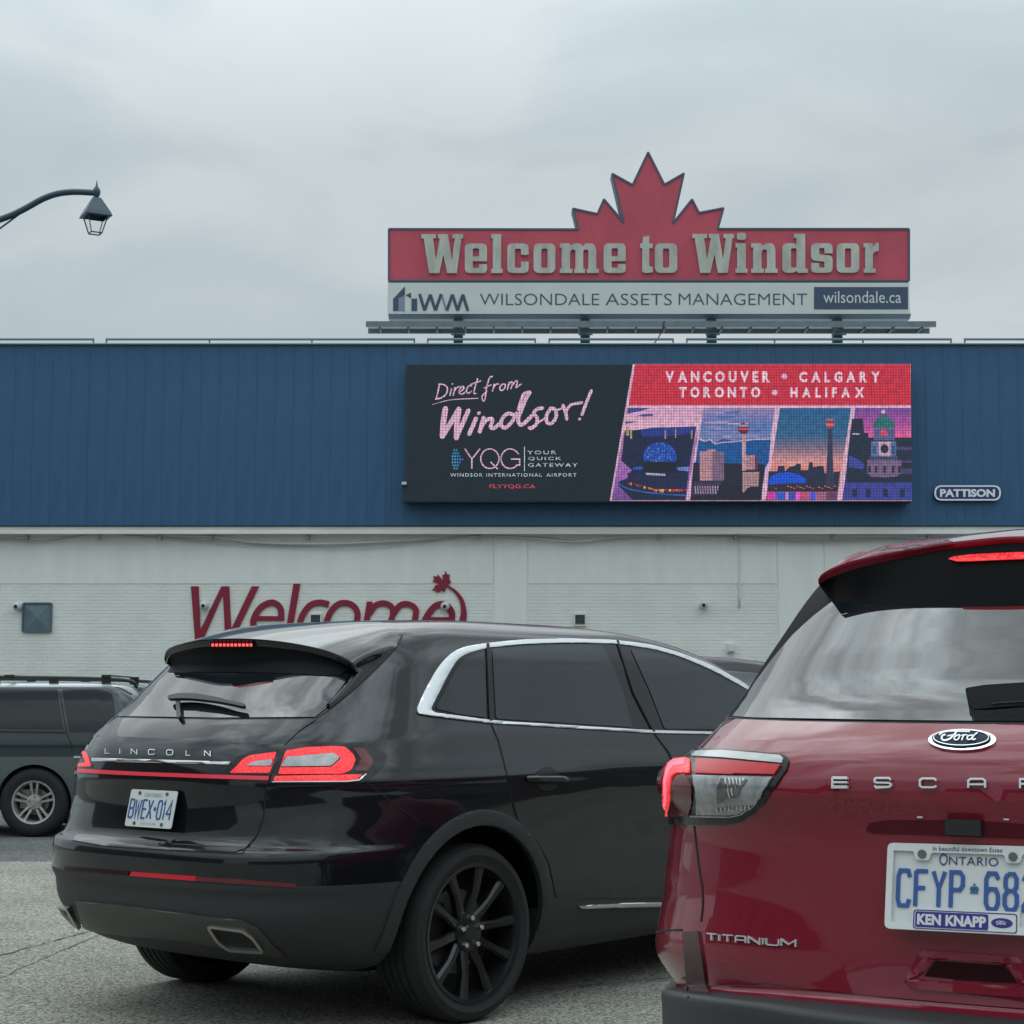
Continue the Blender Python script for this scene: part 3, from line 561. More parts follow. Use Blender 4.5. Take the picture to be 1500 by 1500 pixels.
scr.loops([[(161, 43), (1447, 43), (1450, 235), (130, 235)]], Z6, .0062, col=lin(205, 42, 66))
for s_, b_ in (('VANCOUVER', (302, 128, 790, 76)), ('CALGARY', (928, 128, 1305, 78)), ('TORONTO', (366, 200, 746, 150)), ('HALIFAX', (886, 200, 1232, 152))): text_narrow(scr, s_, b_, Z6, squeeze=.76, d=.0075, col=lin(240, 205, 222), bold=.045)
for u, v in ((858, 101), (813, 176)): scr.loops([circ(u, v, 14, 13, 10)[::-1]], Z6, .0075, col=PINK)
def grad(stops):
    def f(p):
        v = p[1]
        for (a, ca), (b, cb_) in zip(stops, stops[1:]):
            if v <= b: k = max(0, min(1, (v - a) / (b - a))); return tuple(ca[i] * (1 - k) + cb_[i] * k for i in range(3))
        return stops[-1][1]
    return f
def pic(x0t, x1t, x0b, x1b, stops, lay, T=248, B=680):
    """a slanted picture, sky sliced in bands so its colours blend"""
    ys = sorted({T, B} | {s[0] for s in stops if T < s[0] < B}); f = grad(stops)
    for a, b in zip(ys, ys[1:]):
        ka, kb = (a - T) / (B - T), (b - T) / (B - T)
        q = [(x0t + (x0b - x0t) * ka, a), (x0t + (x0b - x0t) * kb, b), (x1t + (x1b - x1t) * kb, b), (x1t + (x1b - x1t) * ka, a)]
        scr.loops([q], Z6, lay, col=lambda p: f(p))
def P(pts, c, lay, M=Z6): scr.loops([pts], M, lay, col=c)
Q3 = lambda u, v: (u * .4893 + 31.9, v * .4893 + 223.4)     # third close-up to the billboard trace
q3 = lambda pts: [Q3(*p) for p in pts]
Q4 = lambda u, v: (u * .5 + 734, v * .5 + 223.4); q4 = lambda pts: [Q4(*p) for p in pts]
# 1 harbour dome at dusk
pic(124, 478, 50, 397, [(248, lin(214, 160, 196)), (340, lin(226, 176, 200)), (400, lin(170, 120, 170)), (560, lin(160, 100, 180)), (680, lin(110, 70, 140))], .0062)
P(q3([(190, 50), (410, 50), (300, 85), (190, 105)]), lin(62, 70, 140), .0068); P(q3([(280, 125), (340, 110), (430, 105), (440, 125), (350, 132)]), lin(80, 76, 140), .0068); P(q3([(170, 175), (230, 180), (300, 178), (220, 195), (168, 205)]), lin(90, 80, 130), .0068)
P(q3([(165, 265), (260, 262), (420, 240), (640, 240), (850, 225), (790, 560), (740, 930), (240, 930), (110, 800), (92, 760), (190, 720), (230, 640), (130, 555)]), lin(26, 32, 66), .0066)
P(q3([(320, 262), (420, 238), (600, 234), (850, 225), (838, 290), (560, 320), (330, 325)]), lin(38, 56, 140), .0070)
for u, v, w in ((225, 300, 9), (552, 300, 6), (650, 290, 5), (803, 300, 6), (190, 270, 14)): P(q3([(u - w, v - 40), (u + w, v - 40), (u + w, v + 45), (u - w, v + 45)]), lin(170, 150, 110), .0074)
P([Q3(*p) for p in circ(500, 515, 160, 138, 24)], lin(24, 70, 168), .0076)
rr_ = random.Random(3)
for k in range(90):
    a = rr_.uniform(0, 360); r_ = rr_.uniform(0, 1) ** .5; u, v = 500 + 145 * r_ * math.cos(R(a)), 505 + 122 * r_ * math.sin(R(a))
    if v < 580: P(q3([(u - 7, v + 5), (u + 7, v + 5), (u, v - 8)]), rr_.choice([lin(60, 130, 225), lin(20, 50, 140), lin(90, 160, 235), lin(140, 130, 180)]), .0079)
P(q3([(330, 560), (665, 565), (640, 660), (355, 660)]), lin(20, 24, 40), .0081); P(q3([(360, 670), (550, 680), (550, 698), (370, 690)]), lin(190, 180, 190), .0083)
P(q3([(240, 620), (300, 605), (340, 620), (330, 640), (245, 642)]), lin(30, 90, 170), .0081); P(q3([(660, 620), (780, 610), (775, 655), (670, 645)]), lin(110, 130, 200), .0081)
P(q3([(190, 670), (350, 655), (560, 700), (770, 650), (750, 860), (500, 860), (200, 770)]), lin(28, 34, 72), .0079)
for k in range(26):
    u = 190 + k * 22; v = 755 + 70 * min(1, k / 12); h_ = rr_.uniform(8, 30); P(q3([(u, v), (u + 17, v + 3), (u + 17, v + h_ + 3), (u, v + h_)]), rr_.choice([lin(214, 60, 50), lin(235, 120, 70), lin(240, 180, 80), lin(120, 40, 60)]), .0085)
scr.strip(q3(spl([(95, 765), (180, 815), (330, 850), (520, 872), (740, 885)], 4)), 5, Z6, .0087, col=lin(50, 110, 190))
# 2 tower over a city with far hills
pic(480, 815, 417, 746, [(248, lin(150, 130, 180)), (330, lin(90, 120, 180)), (400, lin(120, 130, 180)), (460, lin(24, 96, 170)), (540, lin(24, 80, 140)), (680, lin(30, 30, 50))], .0062)
for k in range(16):
    u, v = rr_.uniform(490, 780), rr_.uniform(255, 400); w = rr_.uniform(20, 70)
    if u - w > 470 and u + w < 800: P([(u - w, v), (u + w, v - 4), (u + w * .7, v + 7), (u - w * .6, v + 6)], rr_.choice([lin(190, 160, 190), lin(70, 110, 180), lin(150, 140, 190)]), .0066 + k * 1e-5)
P(q3([(870, 345), (930, 365), (980, 345), (1030, 390), (1090, 345), (1200, 360), (1320, 345), (1560, 340), (1540, 560), (1500, 640), (830, 640)]), lin(20, 84, 150), .0069)
scr.strip(q3([(872, 345), (930, 370), (975, 350), (1030, 395), (1090, 380), (1240, 368), (1400, 350), (1580, 345)]), 6, Z6, .0072, col=lin(200, 170, 190))
P(q3([(820, 570), (1500, 590), (1470, 930), (790, 930)]), lin(34, 32, 52), .0074)
P(q3([(880, 465), (1000, 465), (1000, 745), (880, 745)]), lin(190, 140, 150), .0078); P(q3([(1000, 465), (1112, 470), (1112, 745), (1000, 745)]), lin(124, 100, 130), .0078); P(q3([(950, 442), (1035, 442), (1035, 465), (950, 465)]), lin(170, 130, 150), .0078)
for k in range(12): scr.strip(q3([(882, 488 + k * 21), (1110, 490 + k * 21)]), 1.6, Z6, .0080, col=lin(110, 80, 110), cap=False)
P(q3([(1285, 290), (1318, 290), (1322, 650), (1285, 650)]), lin(196, 150, 160), .0080); P(q3([(1240, 228), (1355, 228), (1345, 280), (1320, 300), (1280, 300), (1252, 280)]), lin(96, 36, 66), .0082); P(q3([(1246, 240), (1350, 240), (1345, 262), (1252, 262)]), lin(206, 70, 84), .0084); P(q3([(1262, 212), (1336, 212), (1350, 228), (1246, 228)]), lin(150, 150, 180), .0084)
P(q3([(1270, 195), (1318, 195), (1318, 208), (1270, 208)]), lin(40, 50, 90), .0084); scr.strip(q3([(1299, 170), (1299, 195)]), 2, Z6, .0084, col=lin(60, 60, 90))
P(q3([(1320, 500), (1405, 500), (1405, 640), (1320, 640)]), lin(176, 130, 140), .0078); P(q3([(1405, 510), (1436, 510), (1432, 640), (1405, 640)]), lin(110, 50, 80), .0078); P(q3([(1290, 665), (1450, 660), (1440, 800), (1290, 800)]), lin(176, 138, 140), .0082)
for k in range(6): scr.strip(q3([(1292, 690 + k * 20), (1444, 688 + k * 20)]), 1.5, Z6, .0084, col=lin(110, 80, 100), cap=False)
P(q3([(830, 755), (1090, 755), (1070, 800), (1050, 880), (800, 880)]), lin(60, 52, 84), .0079)
for k in range(10): scr.strip(q3([(835 + k * 24, 795), (842 + k * 24, 870)]), 5, Z6, .0082, col=lin(170, 140, 160), cap=False)
P(q3([(1290, 800), (1360, 780), (1350, 860), (1310, 890), (1285, 850)]), lin(170, 130, 140), .0083); P(q3([(1060, 800), (1100, 760), (1180, 770), (1260, 800), (1300, 860), (1340, 810), (1420, 830), (1450, 925), (1040, 925)]), lin(30, 30, 46), .0086)
# 3 needle tower at sunset
pic(838, 1170, 770, 1104, [(248, lin(36, 96, 144)), (380, lin(50, 98, 140)), (440, lin(130, 110, 130)), (500, lin(220, 150, 150)), (540, lin(226, 138, 120)), (600, lin(170, 110, 110)), (680, lin(60, 50, 80))], .0062)
P(q4([(100, 640), (180, 640), (190, 590), (250, 590), (255, 640), (295, 600), (350, 590), (360, 570), (402, 570), (402, 630), (470, 630), (480, 555), (515, 555), (515, 600), (550, 600), (560, 590), (615, 590), (625, 660), (770, 640), (745, 830), (90, 830)]), lin(36, 42, 70), .0070)
P(q4([(640, 660), (660, 240), (694, 240), (712, 820), (650, 820)]), lin(54, 52, 88), .0074); P(q4([(630, 180), (720, 180), (700, 238), (655, 238)]), lin(170, 60, 66), .0076); P(q4([(640, 150), (706, 150), (712, 166), (634, 166)]), lin(200, 110, 90), .0078); P(q4([(634, 196), (716, 196), (712, 214), (640, 214)]), lin(235, 120, 110), .0078)
scr.strip(q4([(676, 70), (677, 145)]), 3.5, Z6, .0074, col=lin(70, 70, 110))
P(q4([(100, 740), (120, 690), (200, 655), (280, 650), (370, 665), (450, 715), (450, 750), (100, 765)]), lin(24, 80, 210), .0078)
P(q4([(95, 765), (750, 780), (745, 830), (90, 828)]), lin(44, 34, 56), .0079)
for k in range(22): u = 100 + k * 29; P(q4([(u, 775 + (k % 3) * 10), (u + 20, 777 + (k % 3) * 10), (u + 20, 787 + (k % 3) * 10), (u, 785 + (k % 3) * 10)]), rr_.choice([lin(200, 80, 90), lin(200, 120, 70), lin(90, 40, 60)]), .0081)
for a, b, c_ in ((85, 165, lin(214, 60, 160)), (165, 260, lin(60, 90, 200)), (260, 285, lin(220, 150, 190)), (285, 355, lin(60, 80, 170)), (355, 395, lin(235, 90, 200)), (395, 490, lin(190, 80, 120)), (490, 535, lin(50, 90, 220)), (535, 640, lin(170, 100, 130)), (640, 735, lin(110, 60, 100))): P(q4([(a, 835), (b, 835), (b, 910), (a, 910)]), c_, .0082)
# 4 domed clock tower
pic(1190, 1449, 1128, 1452, [(248, lin(110, 70, 150)), (330, lin(180, 80, 160)), (384, lin(235, 100, 160)), (386, lin(60, 50, 90)), (680, lin(60, 60, 130))], .0062)
P(q4([(880, 150), (980, 145), (995, 280), (1035, 285), (1035, 330), (1440, 325), (1445, 700), (820, 700), (850, 400)]), lin(34, 42, 64), .0068)
for a, b, c_, e_ in ((1290, 410, 1442, 445), (1350, 540, 1442, 560), (1340, 615, 1442, 665)): P(q4([(a, b), (c_, b), (c_, e_), (a, e_)]), lin(70, 64, 110), .0071)
P(q4([(855, 495), (940, 530), (990, 570), (985, 620), (850, 600)]), lin(60, 74, 160), .0071); P(q4([(885, 285), (950, 288), (950, 298), (885, 296)]), lin(200, 190, 210), .0071)
P(q4([(830, 745), (1442, 745), (1442, 912), (800, 912)]), lin(60, 66, 150), .0074); P(q4([(835, 690), (1442, 690), (1442, 745), (830, 745)]), lin(34, 36, 58), .0074)
for u in (905, 1032, 1192, 1352): P(q4([(u - 22, 808), (u + 22, 808), (u + 22, 880), (u - 22, 880)]), lin(32, 38, 70), .0077)
P(q4([(1020, 535), (1345, 535), (1340, 660), (1300, 690), (1180, 700), (1060, 690), (1025, 660)]), lin(120, 96, 130), .0077); P(q4([(1060, 360), (1292, 360), (1292, 500), (1060, 500)]), lin(104, 112, 160), .0079); P(q4([(1040, 500), (1310, 500), (1310, 535), (1040, 535)]), lin(60, 70, 110), .0080)
P(q4([(1085, 240), (1280, 240), (1280, 350), (1085, 350)]), lin(90, 92, 140), .0079); P([Q4(*p) for p in circ(1180, 235, 108, 105, 20, 180, 360)], lin(40, 110, 112), .0081); P(q4([(1128, 105), (1218, 105), (1218, 140), (1128, 140)]), lin(70, 100, 120), .0083); P([Q4(*p) for p in circ(1172, 82, 18, 18, 10)], lin(220, 190, 210), .0083)
P(q4([(1130, 365), (1240, 365), (1240, 500), (1130, 500)]), lin(196, 160, 176), .0082); P([Q4(*p) for p in circ(1185, 432, 38, 42, 18)], lin(36, 44, 70), .0085); P([Q4(*p) for p in circ(1178, 285, 34, 34, 12, 180, 360)] + q4([(1212, 310), (1144, 310)]), lin(214, 80, 100), .0083)
for u in (1090, 1265): P(q4([(u - 14, 400), (u + 14, 400), (u + 14, 480), (u - 14, 480)]), lin(40, 90, 130), .0083)
for u in (1045, 1105, 1185, 1265, 1325): P(q4([(u - 13, 590), (u + 13, 590), (u + 13, 655), (u - 13, 655)]), lin(50, 40, 66), .0083)
scr.build('screen', ml, lb)
# ---------------------------------------------------------------- operator's sign
YP = YW - .36; FP_ = lambda u, v, d: tuple(at(u, v, YP) + Vector((0, -d, 0)))
ps = thing('nameplate_sign', 'small navy pill shaped nameplate with white capitals on the blue fascia', 'sign', tuple(at(1416, 722, YP)))
mb = MB(); mb.loops([rect(1367.5, 711, 1465.5, 734, 11.4, 8)], FP_, .05, .05); mb.build('backing', mat('sign_navy', lin(38, 52, 110), .4), ps)
mb = MB(); mb.loops([rect(1367.8, 711.3, 1465.2, 733.7, 11.2, 8), rect(1370.4, 713.6, 1462.6, 731.4, 9.0, 8)[::-1]], FP_, .056, .005); mb.build('outline', mat('sign_white', lin(235, 240, 245), .4), ps)
mb = MB(); text(mb, 'PATTISON', (1376, 728.5, 1456.5, 716.8), FP_, d=.058, t=.006, bold=.045); mb.build('lettering', MATS['sign_white'], ps)
# ================================================================ STREET LAMP
YLP = 34.0
m_lamp = mat('lamp_green_black', lin(52, 74, 90), .45, var=.1)
zl = lambda u, v, Y=YLP: at(u / 8.333, 250 + v / 8.333, Y)
lpz = zl(-700, 2000); sl = thing('street_lamp', 'old style street lamp with a curved arm and a hanging four sided glass lantern', 'street lamp', (zl(-700, 600).x, YLP, 0))
mb = MB(); mb.tube(spl([tuple(zl(*p)) for p in ((-690, 760), (-400, 700), (-150, 645), (0, 596), (160, 535), (330, 450), (520, 345), (700, 282), (880, 260), (1060, 264), (1160, 272))], 6), .065, 10, r2=.062); mb.build('arm', m_lamp, sl, smooth=True)
mb = MB(); mb.tube([tuple(zl(-700, 1400)), tuple(zl(-300, 930)), tuple(zl(0, 705)), tuple(zl(330, 462))], .018, 6); mb.build('stay_rod', m_lamp, sl)
x = zl(-700, 600).x; zt = zl(-700, 560).z
mb = MB(); mb.lathe([(.16, 0), (.16, .5), (.11, .7), (.085, 4), (.07, zt), (.0, zt + .05)], Matrix.Translation((x, YLP, 0)) @ Matrix.Rotation(R(90), 4, 'X'), 16); mb.build('pole', m_lamp, sl, smooth='auto')
q = zl(1178, 270); mb = MB(); mb.lathe([(0, -.10), (.05, -.08), (.075, -.02), (.08, .03), (.055, .09), (.02, .14), (.012, .20), (0, .27)], Matrix.Translation(q) @ Matrix.Rotation(R(90), 4, 'X'), 14); mb.build('finial', m_lamp, sl, smooth='auto')
yaw = R(28); cx, cz = zl(1170, 500).x, 0
def ringq(hw, z, yaw=yaw): return [Vector((cx, YLP, z)) + Matrix.Rotation(yaw, 3, 'Z') @ Vector((a * hw, b * hw, 0)) for a, b in ((-1, -1), (1, -1), (1, 1), (-1, 1))]
zz = [zl(1170, v).z for v in (335, 520, 565, 580, 765)]
mb = MB(); rings = [ringq(.075, zz[0]), ringq(.235, zz[1] - .0), ringq(.265, zz[2]), ringq(.2, zz[2] - .02)]
vs = [v for r_ in rings for v in r_]; mb.add(vs, [(i * 4 + k, i * 4 + (k + 1) % 4, (i + 1) * 4 + (k + 1) % 4, (i + 1) * 4 + k) for i in range(3) for k in range(4)] + [(0, 1, 2, 3)])
mb.tube([Vector((cx, YLP, zz[0] - .01)), Vector((cx, YLP, zz[0] + .12))], .03, 8); mb.build('lamp_hood', m_lamp, sl)
T_, B_ = ringq(.185, zz[3]), ringq(.105, zz[4]); mb = MB()
for k in range(4): mb.tube([T_[k], B_[k]], .011, 6); mb.tube([B_[k], B_[(k + 1) % 4]], .013, 6)
mb.build('lantern_frame', m_lamp, sl)
m_gl = mat('lantern_glass', (.9, .95, .95), .05, trans=1, ior=1.02, spec=.1)
for k in range(4):
    mb = MB(); mb.add([T_[k], T_[(k + 1) % 4], B_[(k + 1) % 4], B_[k]], [(0, 1, 2, 3)]); mb.build('pane', m_gl, sl)
# ================================================================ CAR TOOLS
def pchip(T):
    xs = [t[0] for t in T]; ys = [t[1] for t in T]; n = len(xs); h = [xs[i + 1] - xs[i] for i in range(n - 1)]; dl = [(ys[i + 1] - ys[i]) / h[i] for i in range(n - 1)]
    m = [dl[0]] + [0 if dl[i - 1] * dl[i] <= 0 else 3 * (h[i - 1] + h[i]) / ((2 * h[i] + h[i - 1]) / dl[i - 1] + (h[i] + 2 * h[i - 1]) / dl[i]) for i in range(1, n - 1)] + [dl[-1]]
    def f(x):
        if x <= xs[0]: return ys[0]
        if x >= xs[-1]: return ys[-1]
        i = 0
        while x > xs[i + 1]: i += 1
        t = (x - xs[i]) / h[i]
        return (2 * t ** 3 - 3 * t * t + 1) * ys[i] + (t ** 3 - 2 * t * t + t) * h[i] * m[i] + (-2 * t ** 3 + 3 * t * t) * ys[i + 1] + (t ** 3 - t * t) * h[i] * m[i + 1]
    return f
class Car:
    """body defined by horizontal outlines: z -> rear end, corner length and fullness, half width, front end. Local frame: x right, y forward, z up"""
    def __init__(s, O, th, spec):
        s.O = Vector((O[0], O[1], 0)); s.th = th; s.M = Matrix.Translation(s.O) @ Matrix.Rotation(-th, 4, 'Z'); s.Mi = s.M.inverted()
        s.sp = spec; s.f = {k: pchip(v) for k, v in spec['t'].items()}; s.zs = spec['z']; s.bump = spec.get('bump', lambda a, z: 0); s.whs = spec['wheels']; s.zw = spec.get('zw', lambda a, z: 0)
        K = 60; z = .7; ph = [math.pi / 2 * (k / K) ** 1.0 for k in range(K + 1)]; P = [s.quarter(z, p) for p in ph]; u = [0]
        for i in range(K): u.append(u[-1] + (Vector(P[i + 1]) - Vector(P[i])).length)
        s.U = u[-1]; s.ph = pchip(list(zip(u, ph)))
        s.K1 = 44; s.K2 = 64; s.K3 = 22
        s.grid()
        s.cam = s.Mi @ Vector((0, 0, CAMH))
    def quarter(s, z, p):
        n = s.f['n'](z); w = s.f['w'](z); L_ = s.f['L'](z); ar = s.f['ar'](z)
        c, q = max(0, math.cos(p)), max(0, math.sin(p))
        return (w * q ** (2 / n), ar + L_ * (1 - c ** (2 / n)))
    def P(s, u, z):
        """point on the surface: u metres round from the rear centre (negative = left)"""
        sg = 1 if u >= 0 else -1; v = abs(u)
        if v <= s.U: b, a = s.quarter(z, s.ph(v))
        else:
            a0 = s.f['ar'](z) + s.f['L'](z); a1 = s.f['af'](z) - s.f['Lf'](z); a = a0 + (a1 - a0) * (v - s.U) / (s.sp['len'] - s.U); b = s.f['w'](z)
        b += s.bump(a, z) * min(1, b / .5)
        return Vector((sg * b, a, z + s.zw(a, z)))
    def half(s, z):
        o = [s.P(s.U * k / s.K1, z) for k in range(s.K1)] + [s.P(s.U + (s.sp['len'] - s.U) * k / s.K2, z) for k in range(s.K2)]
        w = s.f['w'](z); af = s.f['af'](z); Lf = s.f['Lf'](z); n = s.f.get('nf', lambda z: 2.6)(z)
        for k in range(s.K3 + 1):
            p = math.pi / 2 * k / s.K3; b = w * max(0, math.cos(p)) ** (2 / n); a = af - Lf * (1 - max(0, math.sin(p)) ** (2 / n))
            o.append(Vector((b + s.bump(a, z) * min(1, b / .5), a, z)))
        return o
    def grid(s):
        s.v = []; s.fc = []; R_ = []
        for z in s.zs:
            h = s.half(z); r_ = h + [Vector((-p.x, p.y, p.z)) for p in h[-2:0:-1]]; R_.append(r_)
        m = len(R_[0]); s.v = [p for r_ in R_ for p in r_]
        for i in range(len(s.zs) - 1):
            for k in range(m): k2 = (k + 1) % m; s.fc.append((i * m + k, i * m + k2, (i + 1) * m + k2, (i + 1) * m + k))
        s.m = m; s.bvh = BVHTree.FromPolygons([tuple(p) for p in s.v], s.fc)
    def hit(s, o, d):
        h = s.bvh.ray_cast(o, d)
        if h[0] is not None: return h[0]
        best = None; t = .5
        T0 = (Vector((0, 2, 1)) - o).length
        for k in range(60):
            q = o + d * (T0 - 3 + 6 * k / 59); nn = s.bvh.find_nearest(q)
            if best is None or nn[3] < best[0]: best = (nn[3], nn[0])
        return best[1]
    def px(s, x, y): return s.hit(s.cam, (s.Mi.to_3x3() @ ray(x, y)).normalized())
    def side(s, a, z, sg=1): return s.hit(Vector((sg * 3, a, z)), Vector((-sg, 0, 0)))
    def rear(s, b, z): return s.hit(Vector((b, -3, z)), Vector((0, 1, 0)))
    def top(s, b, a): return s.hit(Vector((b, a, 4)), Vector((0, 0, -1)))
    def plane_px(s, x, y, a, k=0):
        """pixel ray against the upright curved surface y = a + k x^2"""
        d = (s.Mi.to_3x3() @ ray(x, y)).normalized(); t = (a - s.cam.y) / d.y
        for _ in range(12): q = s.cam + d * t; t = (a + k * q.x ** 2 - s.cam.y) / d.y
        return s.cam + d * t
def clip_grid(loops, cell):
    """polygon with holes cut into a fine flat grid"""
    bm = bmesh.new(); l3 = [[Vector((p[0], p[1], 0)) for p in lp] for lp in loops]; flat = [bm.verts.new(p) for lp in l3 for p in lp]
    for t in tessellate_polygon(l3):
        try: bm.faces.new([flat[i] for i in t])
        except ValueError: pass
    cx, cy = cell if isinstance(cell, tuple) else (cell, cell)
    xs = [v.co.x for v in flat]; ys = [v.co.y for v in flat]
    for ax, lo, hi, c in ((0, min(xs), max(xs), cx), (1, min(ys), max(ys), cy)):
        k = math.ceil(lo / c + 1e-6)
        while k * c < hi - 1e-6:
            co = Vector((k * c, 0, 0)) if ax == 0 else Vector((0, k * c, 0)); no = Vector((1, 0, 0)) if ax == 0 else Vector((0, 1, 0))
            bmesh.ops.bisect_plane(bm, geom=bm.verts[:] + bm.edges[:] + bm.faces[:], plane_co=co, plane_no=no, dist=1e-6); k += 1
    bmesh.ops.remove_doubles(bm, verts=bm.verts[:], dist=1e-5)
    return bm
def conform(car, loops, mode='px', cell=8, d=.003, t=.008, mb=None, mi=0, mirror=False, hole_d=None, edge=0, rr=0):
    """lay a flat polygon on the body as a thin curved panel standing d proud, its rim t deep"""
    if rr: loops = [rnd_poly(l_, rr) for l_ in loops]
    bm = clip_grid(loops, cell); F = {'px': car.px, 'side': lambda a, z: car.side(a, z, 1), 'sidel': lambda a, z: car.side(a, z, -1), 'rear': car.rear, 'wrap': car.P}[mode] if isinstance(mode, str) else mode
    vs = list(bm.verts)
    for v in vs: v.co = F(v.co.x, v.co.y)
    bmesh.ops.dissolve_degenerate(bm, dist=1e-6, edges=bm.edges[:]); bmesh.ops.recalc_face_normals(bm, faces=bm.faces[:])
    cen = Vector((0, 2.2, .8)); acc = sum(f.normal.dot(f.calc_center_median() - cen) * f.calc_area() for f in bm.faces)
    if acc < 0: bmesh.ops.reverse_faces(bm, faces=bm.faces[:])
    bm.normal_update(); bm.verts.index_update(); bm.verts.ensure_lookup_table()
    bnd = {v.index for e_ in bm.edges if len(e_.link_faces) == 1 for v in e_.verts}
    def outn(v):
        n = car.bvh.find_nearest(v.co)[1]
        if n is None: return v.normal.copy()
        return n if n.dot(v.normal) > 0 else -n
    NR = [outn(v) for v in bm.verts]
    top = [v.co + NR[v.index] * (d - (edge if v.index in bnd else 0)) for v in bm.verts]
    mb = mb or MB(); verts = list(top); faces = [tuple(v.index for v in f.verts) for f in bm.faces]
    if t:
        low = {}
        for e_ in bm.edges:
            if len(e_.link_faces) == 1:
                l_ = e_.link_loops[0]; a, b = l_.vert, l_.link_loop_next.vert
                for v in (a, b):
                    if v.index not in low: low[v.index] = len(verts); verts.append(v.co + NR[v.index] * (d - t))
                faces.append((b.index, a.index, low[a.index], low[b.index]))
    mb.add(verts, faces, mi)
    if mirror: mb.add([Vector((-v.x, v.y, v.z)) for v in verts], [tuple(reversed(f)) for f in faces], mi)
    bm.free(); return mb
def seam(car, pts, mode='px', w=.006, mb=None, mirror=False, d=.0008, k=6):
    """a shut line: thin dark strip along a curve on the body"""
    F = {'px': car.px, 'side': lambda a, z: car.side(a, z, 1), 'rear': car.rear, 'wrap': car.P}[mode]
    P = [F(*p) for p in spl(pts, k)]; P = [p for i, p in enumerate(P) if i == 0 or (p - P[i - 1]).length > 1e-4]; mb = mb or MB()
    for sg in ((1, -1) if mirror else (1,)):
        vs = []
        for i, p in enumerate(P):
            tn = (P[min(i + 1, len(P) - 1)] - P[max(i - 1, 0)]).normalized(); nr = car.bvh.find_nearest(p)[1]
            if nr.dot(p - Vector((0, 2.2, .8))) < 0: nr = -nr
            s_ = tn.cross(nr).normalized() * w / 2
            for q in (p - s_ + nr * -.001, p - s_ * .6 + nr * (d + .0014), p + s_ * .6 + nr * (d + .0014), p + s_ + nr * -.001): vs.append(Vector((sg * q.x, q.y, q.z)))
        mb.add(vs, [(i * 4 + j, (i + 1) * 4 + j, (i + 1) * 4 + j + 1, i * 4 + j + 1)[::sg] for i in range(len(P) - 1) for j in range(3)])
    return mb
def onpx(car, off=.006):
    """pixel trace -> point on the body, standing off along the surface normal"""
    def f(u, v, d):
        p = car.px(u, v); n = car.bvh.find_nearest(p)[1]
        if n.dot(p - Vector((0, 2.2, .8))) < 0: n = -n
        return p + n * (off + d)
    return f
def body_object(car, name, mats, root, split=None, wells=True):
    """hull minus wheel housings; split(a,|b|,z) -> material slot"""
    m = car.m; n = len(car.zs); fc = list(car.fc) + [tuple(range(m - 1, -1, -1)), tuple((n - 1) * m + k for k in range(m))]
    me = bpy.data.meshes.new(name); me.from_pydata([tuple(p) for p in car.v], [], fc); me.update()
    bm = bmesh.new(); bm.from_mesh(me); bmesh.ops.remove_doubles(bm, verts=bm.verts[:], dist=1e-5); bmesh.ops.recalc_face_normals(bm, faces=bm.faces[:]); bm.to_mesh(me); bm.free()
    for mm in mats: me.materials.append(mm)
    o = bpy.data.objects.new(name, me); COL.objects.link(o); cuts = []
    for a, r_, zc in car.whs:
        for sg in (-1, 1):
            cm = MB(); cm.lathe([(0, -.17), (r_, -.17), (r_, .17), (0, .17)], Matrix.Translation((sg * (car.f['w'](.6) - .12), a, zc)) @ Matrix.Rotation(R(90), 4, 'Z'), 48)
            c = cm.build('cut', mats[-1]); bm = bmesh.new(); bm.from_mesh(c.data); bmesh.ops.remove_doubles(bm, verts=bm.verts[:], dist=1e-5); bmesh.ops.recalc_face_normals(bm, faces=bm.faces[:]); bm.to_mesh(c.data); bm.free(); cuts.append(c)
            md = o.modifiers.new('b', 'BOOLEAN'); md.operation = 'DIFFERENCE'; md.object = c; md.solver = 'EXACT'
    bpy.context.view_layer.update()
    m2 = bpy.data.meshes.new_from_object(o.evaluated_get(bpy.context.evaluated_depsgraph_get())); o.modifiers.clear(); o.data = m2
    for c in cuts: bpy.data.objects.remove(c)
    for p in m2.polygons:
        c = p.center
        inw = any((c.y - a) ** 2 + (c.z - zc) ** 2 < (r_ * .995) ** 2 for a, r_, zc in car.whs)
        p.material_index = len(mats) - 1 if (inw or c.z < car.zs[0] + .002) else (split(c.y, abs(c.x), c.z) if split else 0)
    m2.polygons.foreach_set('use_smooth', [True] * len(m2.polygons)); m2.set_sharp_from_angle(angle=R(38))
    o.name = name; m2.name = name; o.parent = root; return o
m_tyre = mat('tyre_rubber', (.013, .014, .015), .75, var=.25, vscale=9)
m_brk = mat('brake_disc', (.25, .25, .25), .35, metal=.9)
m_lug = mat('lug_nut', (.6, .6, .6), .2, metal=1)
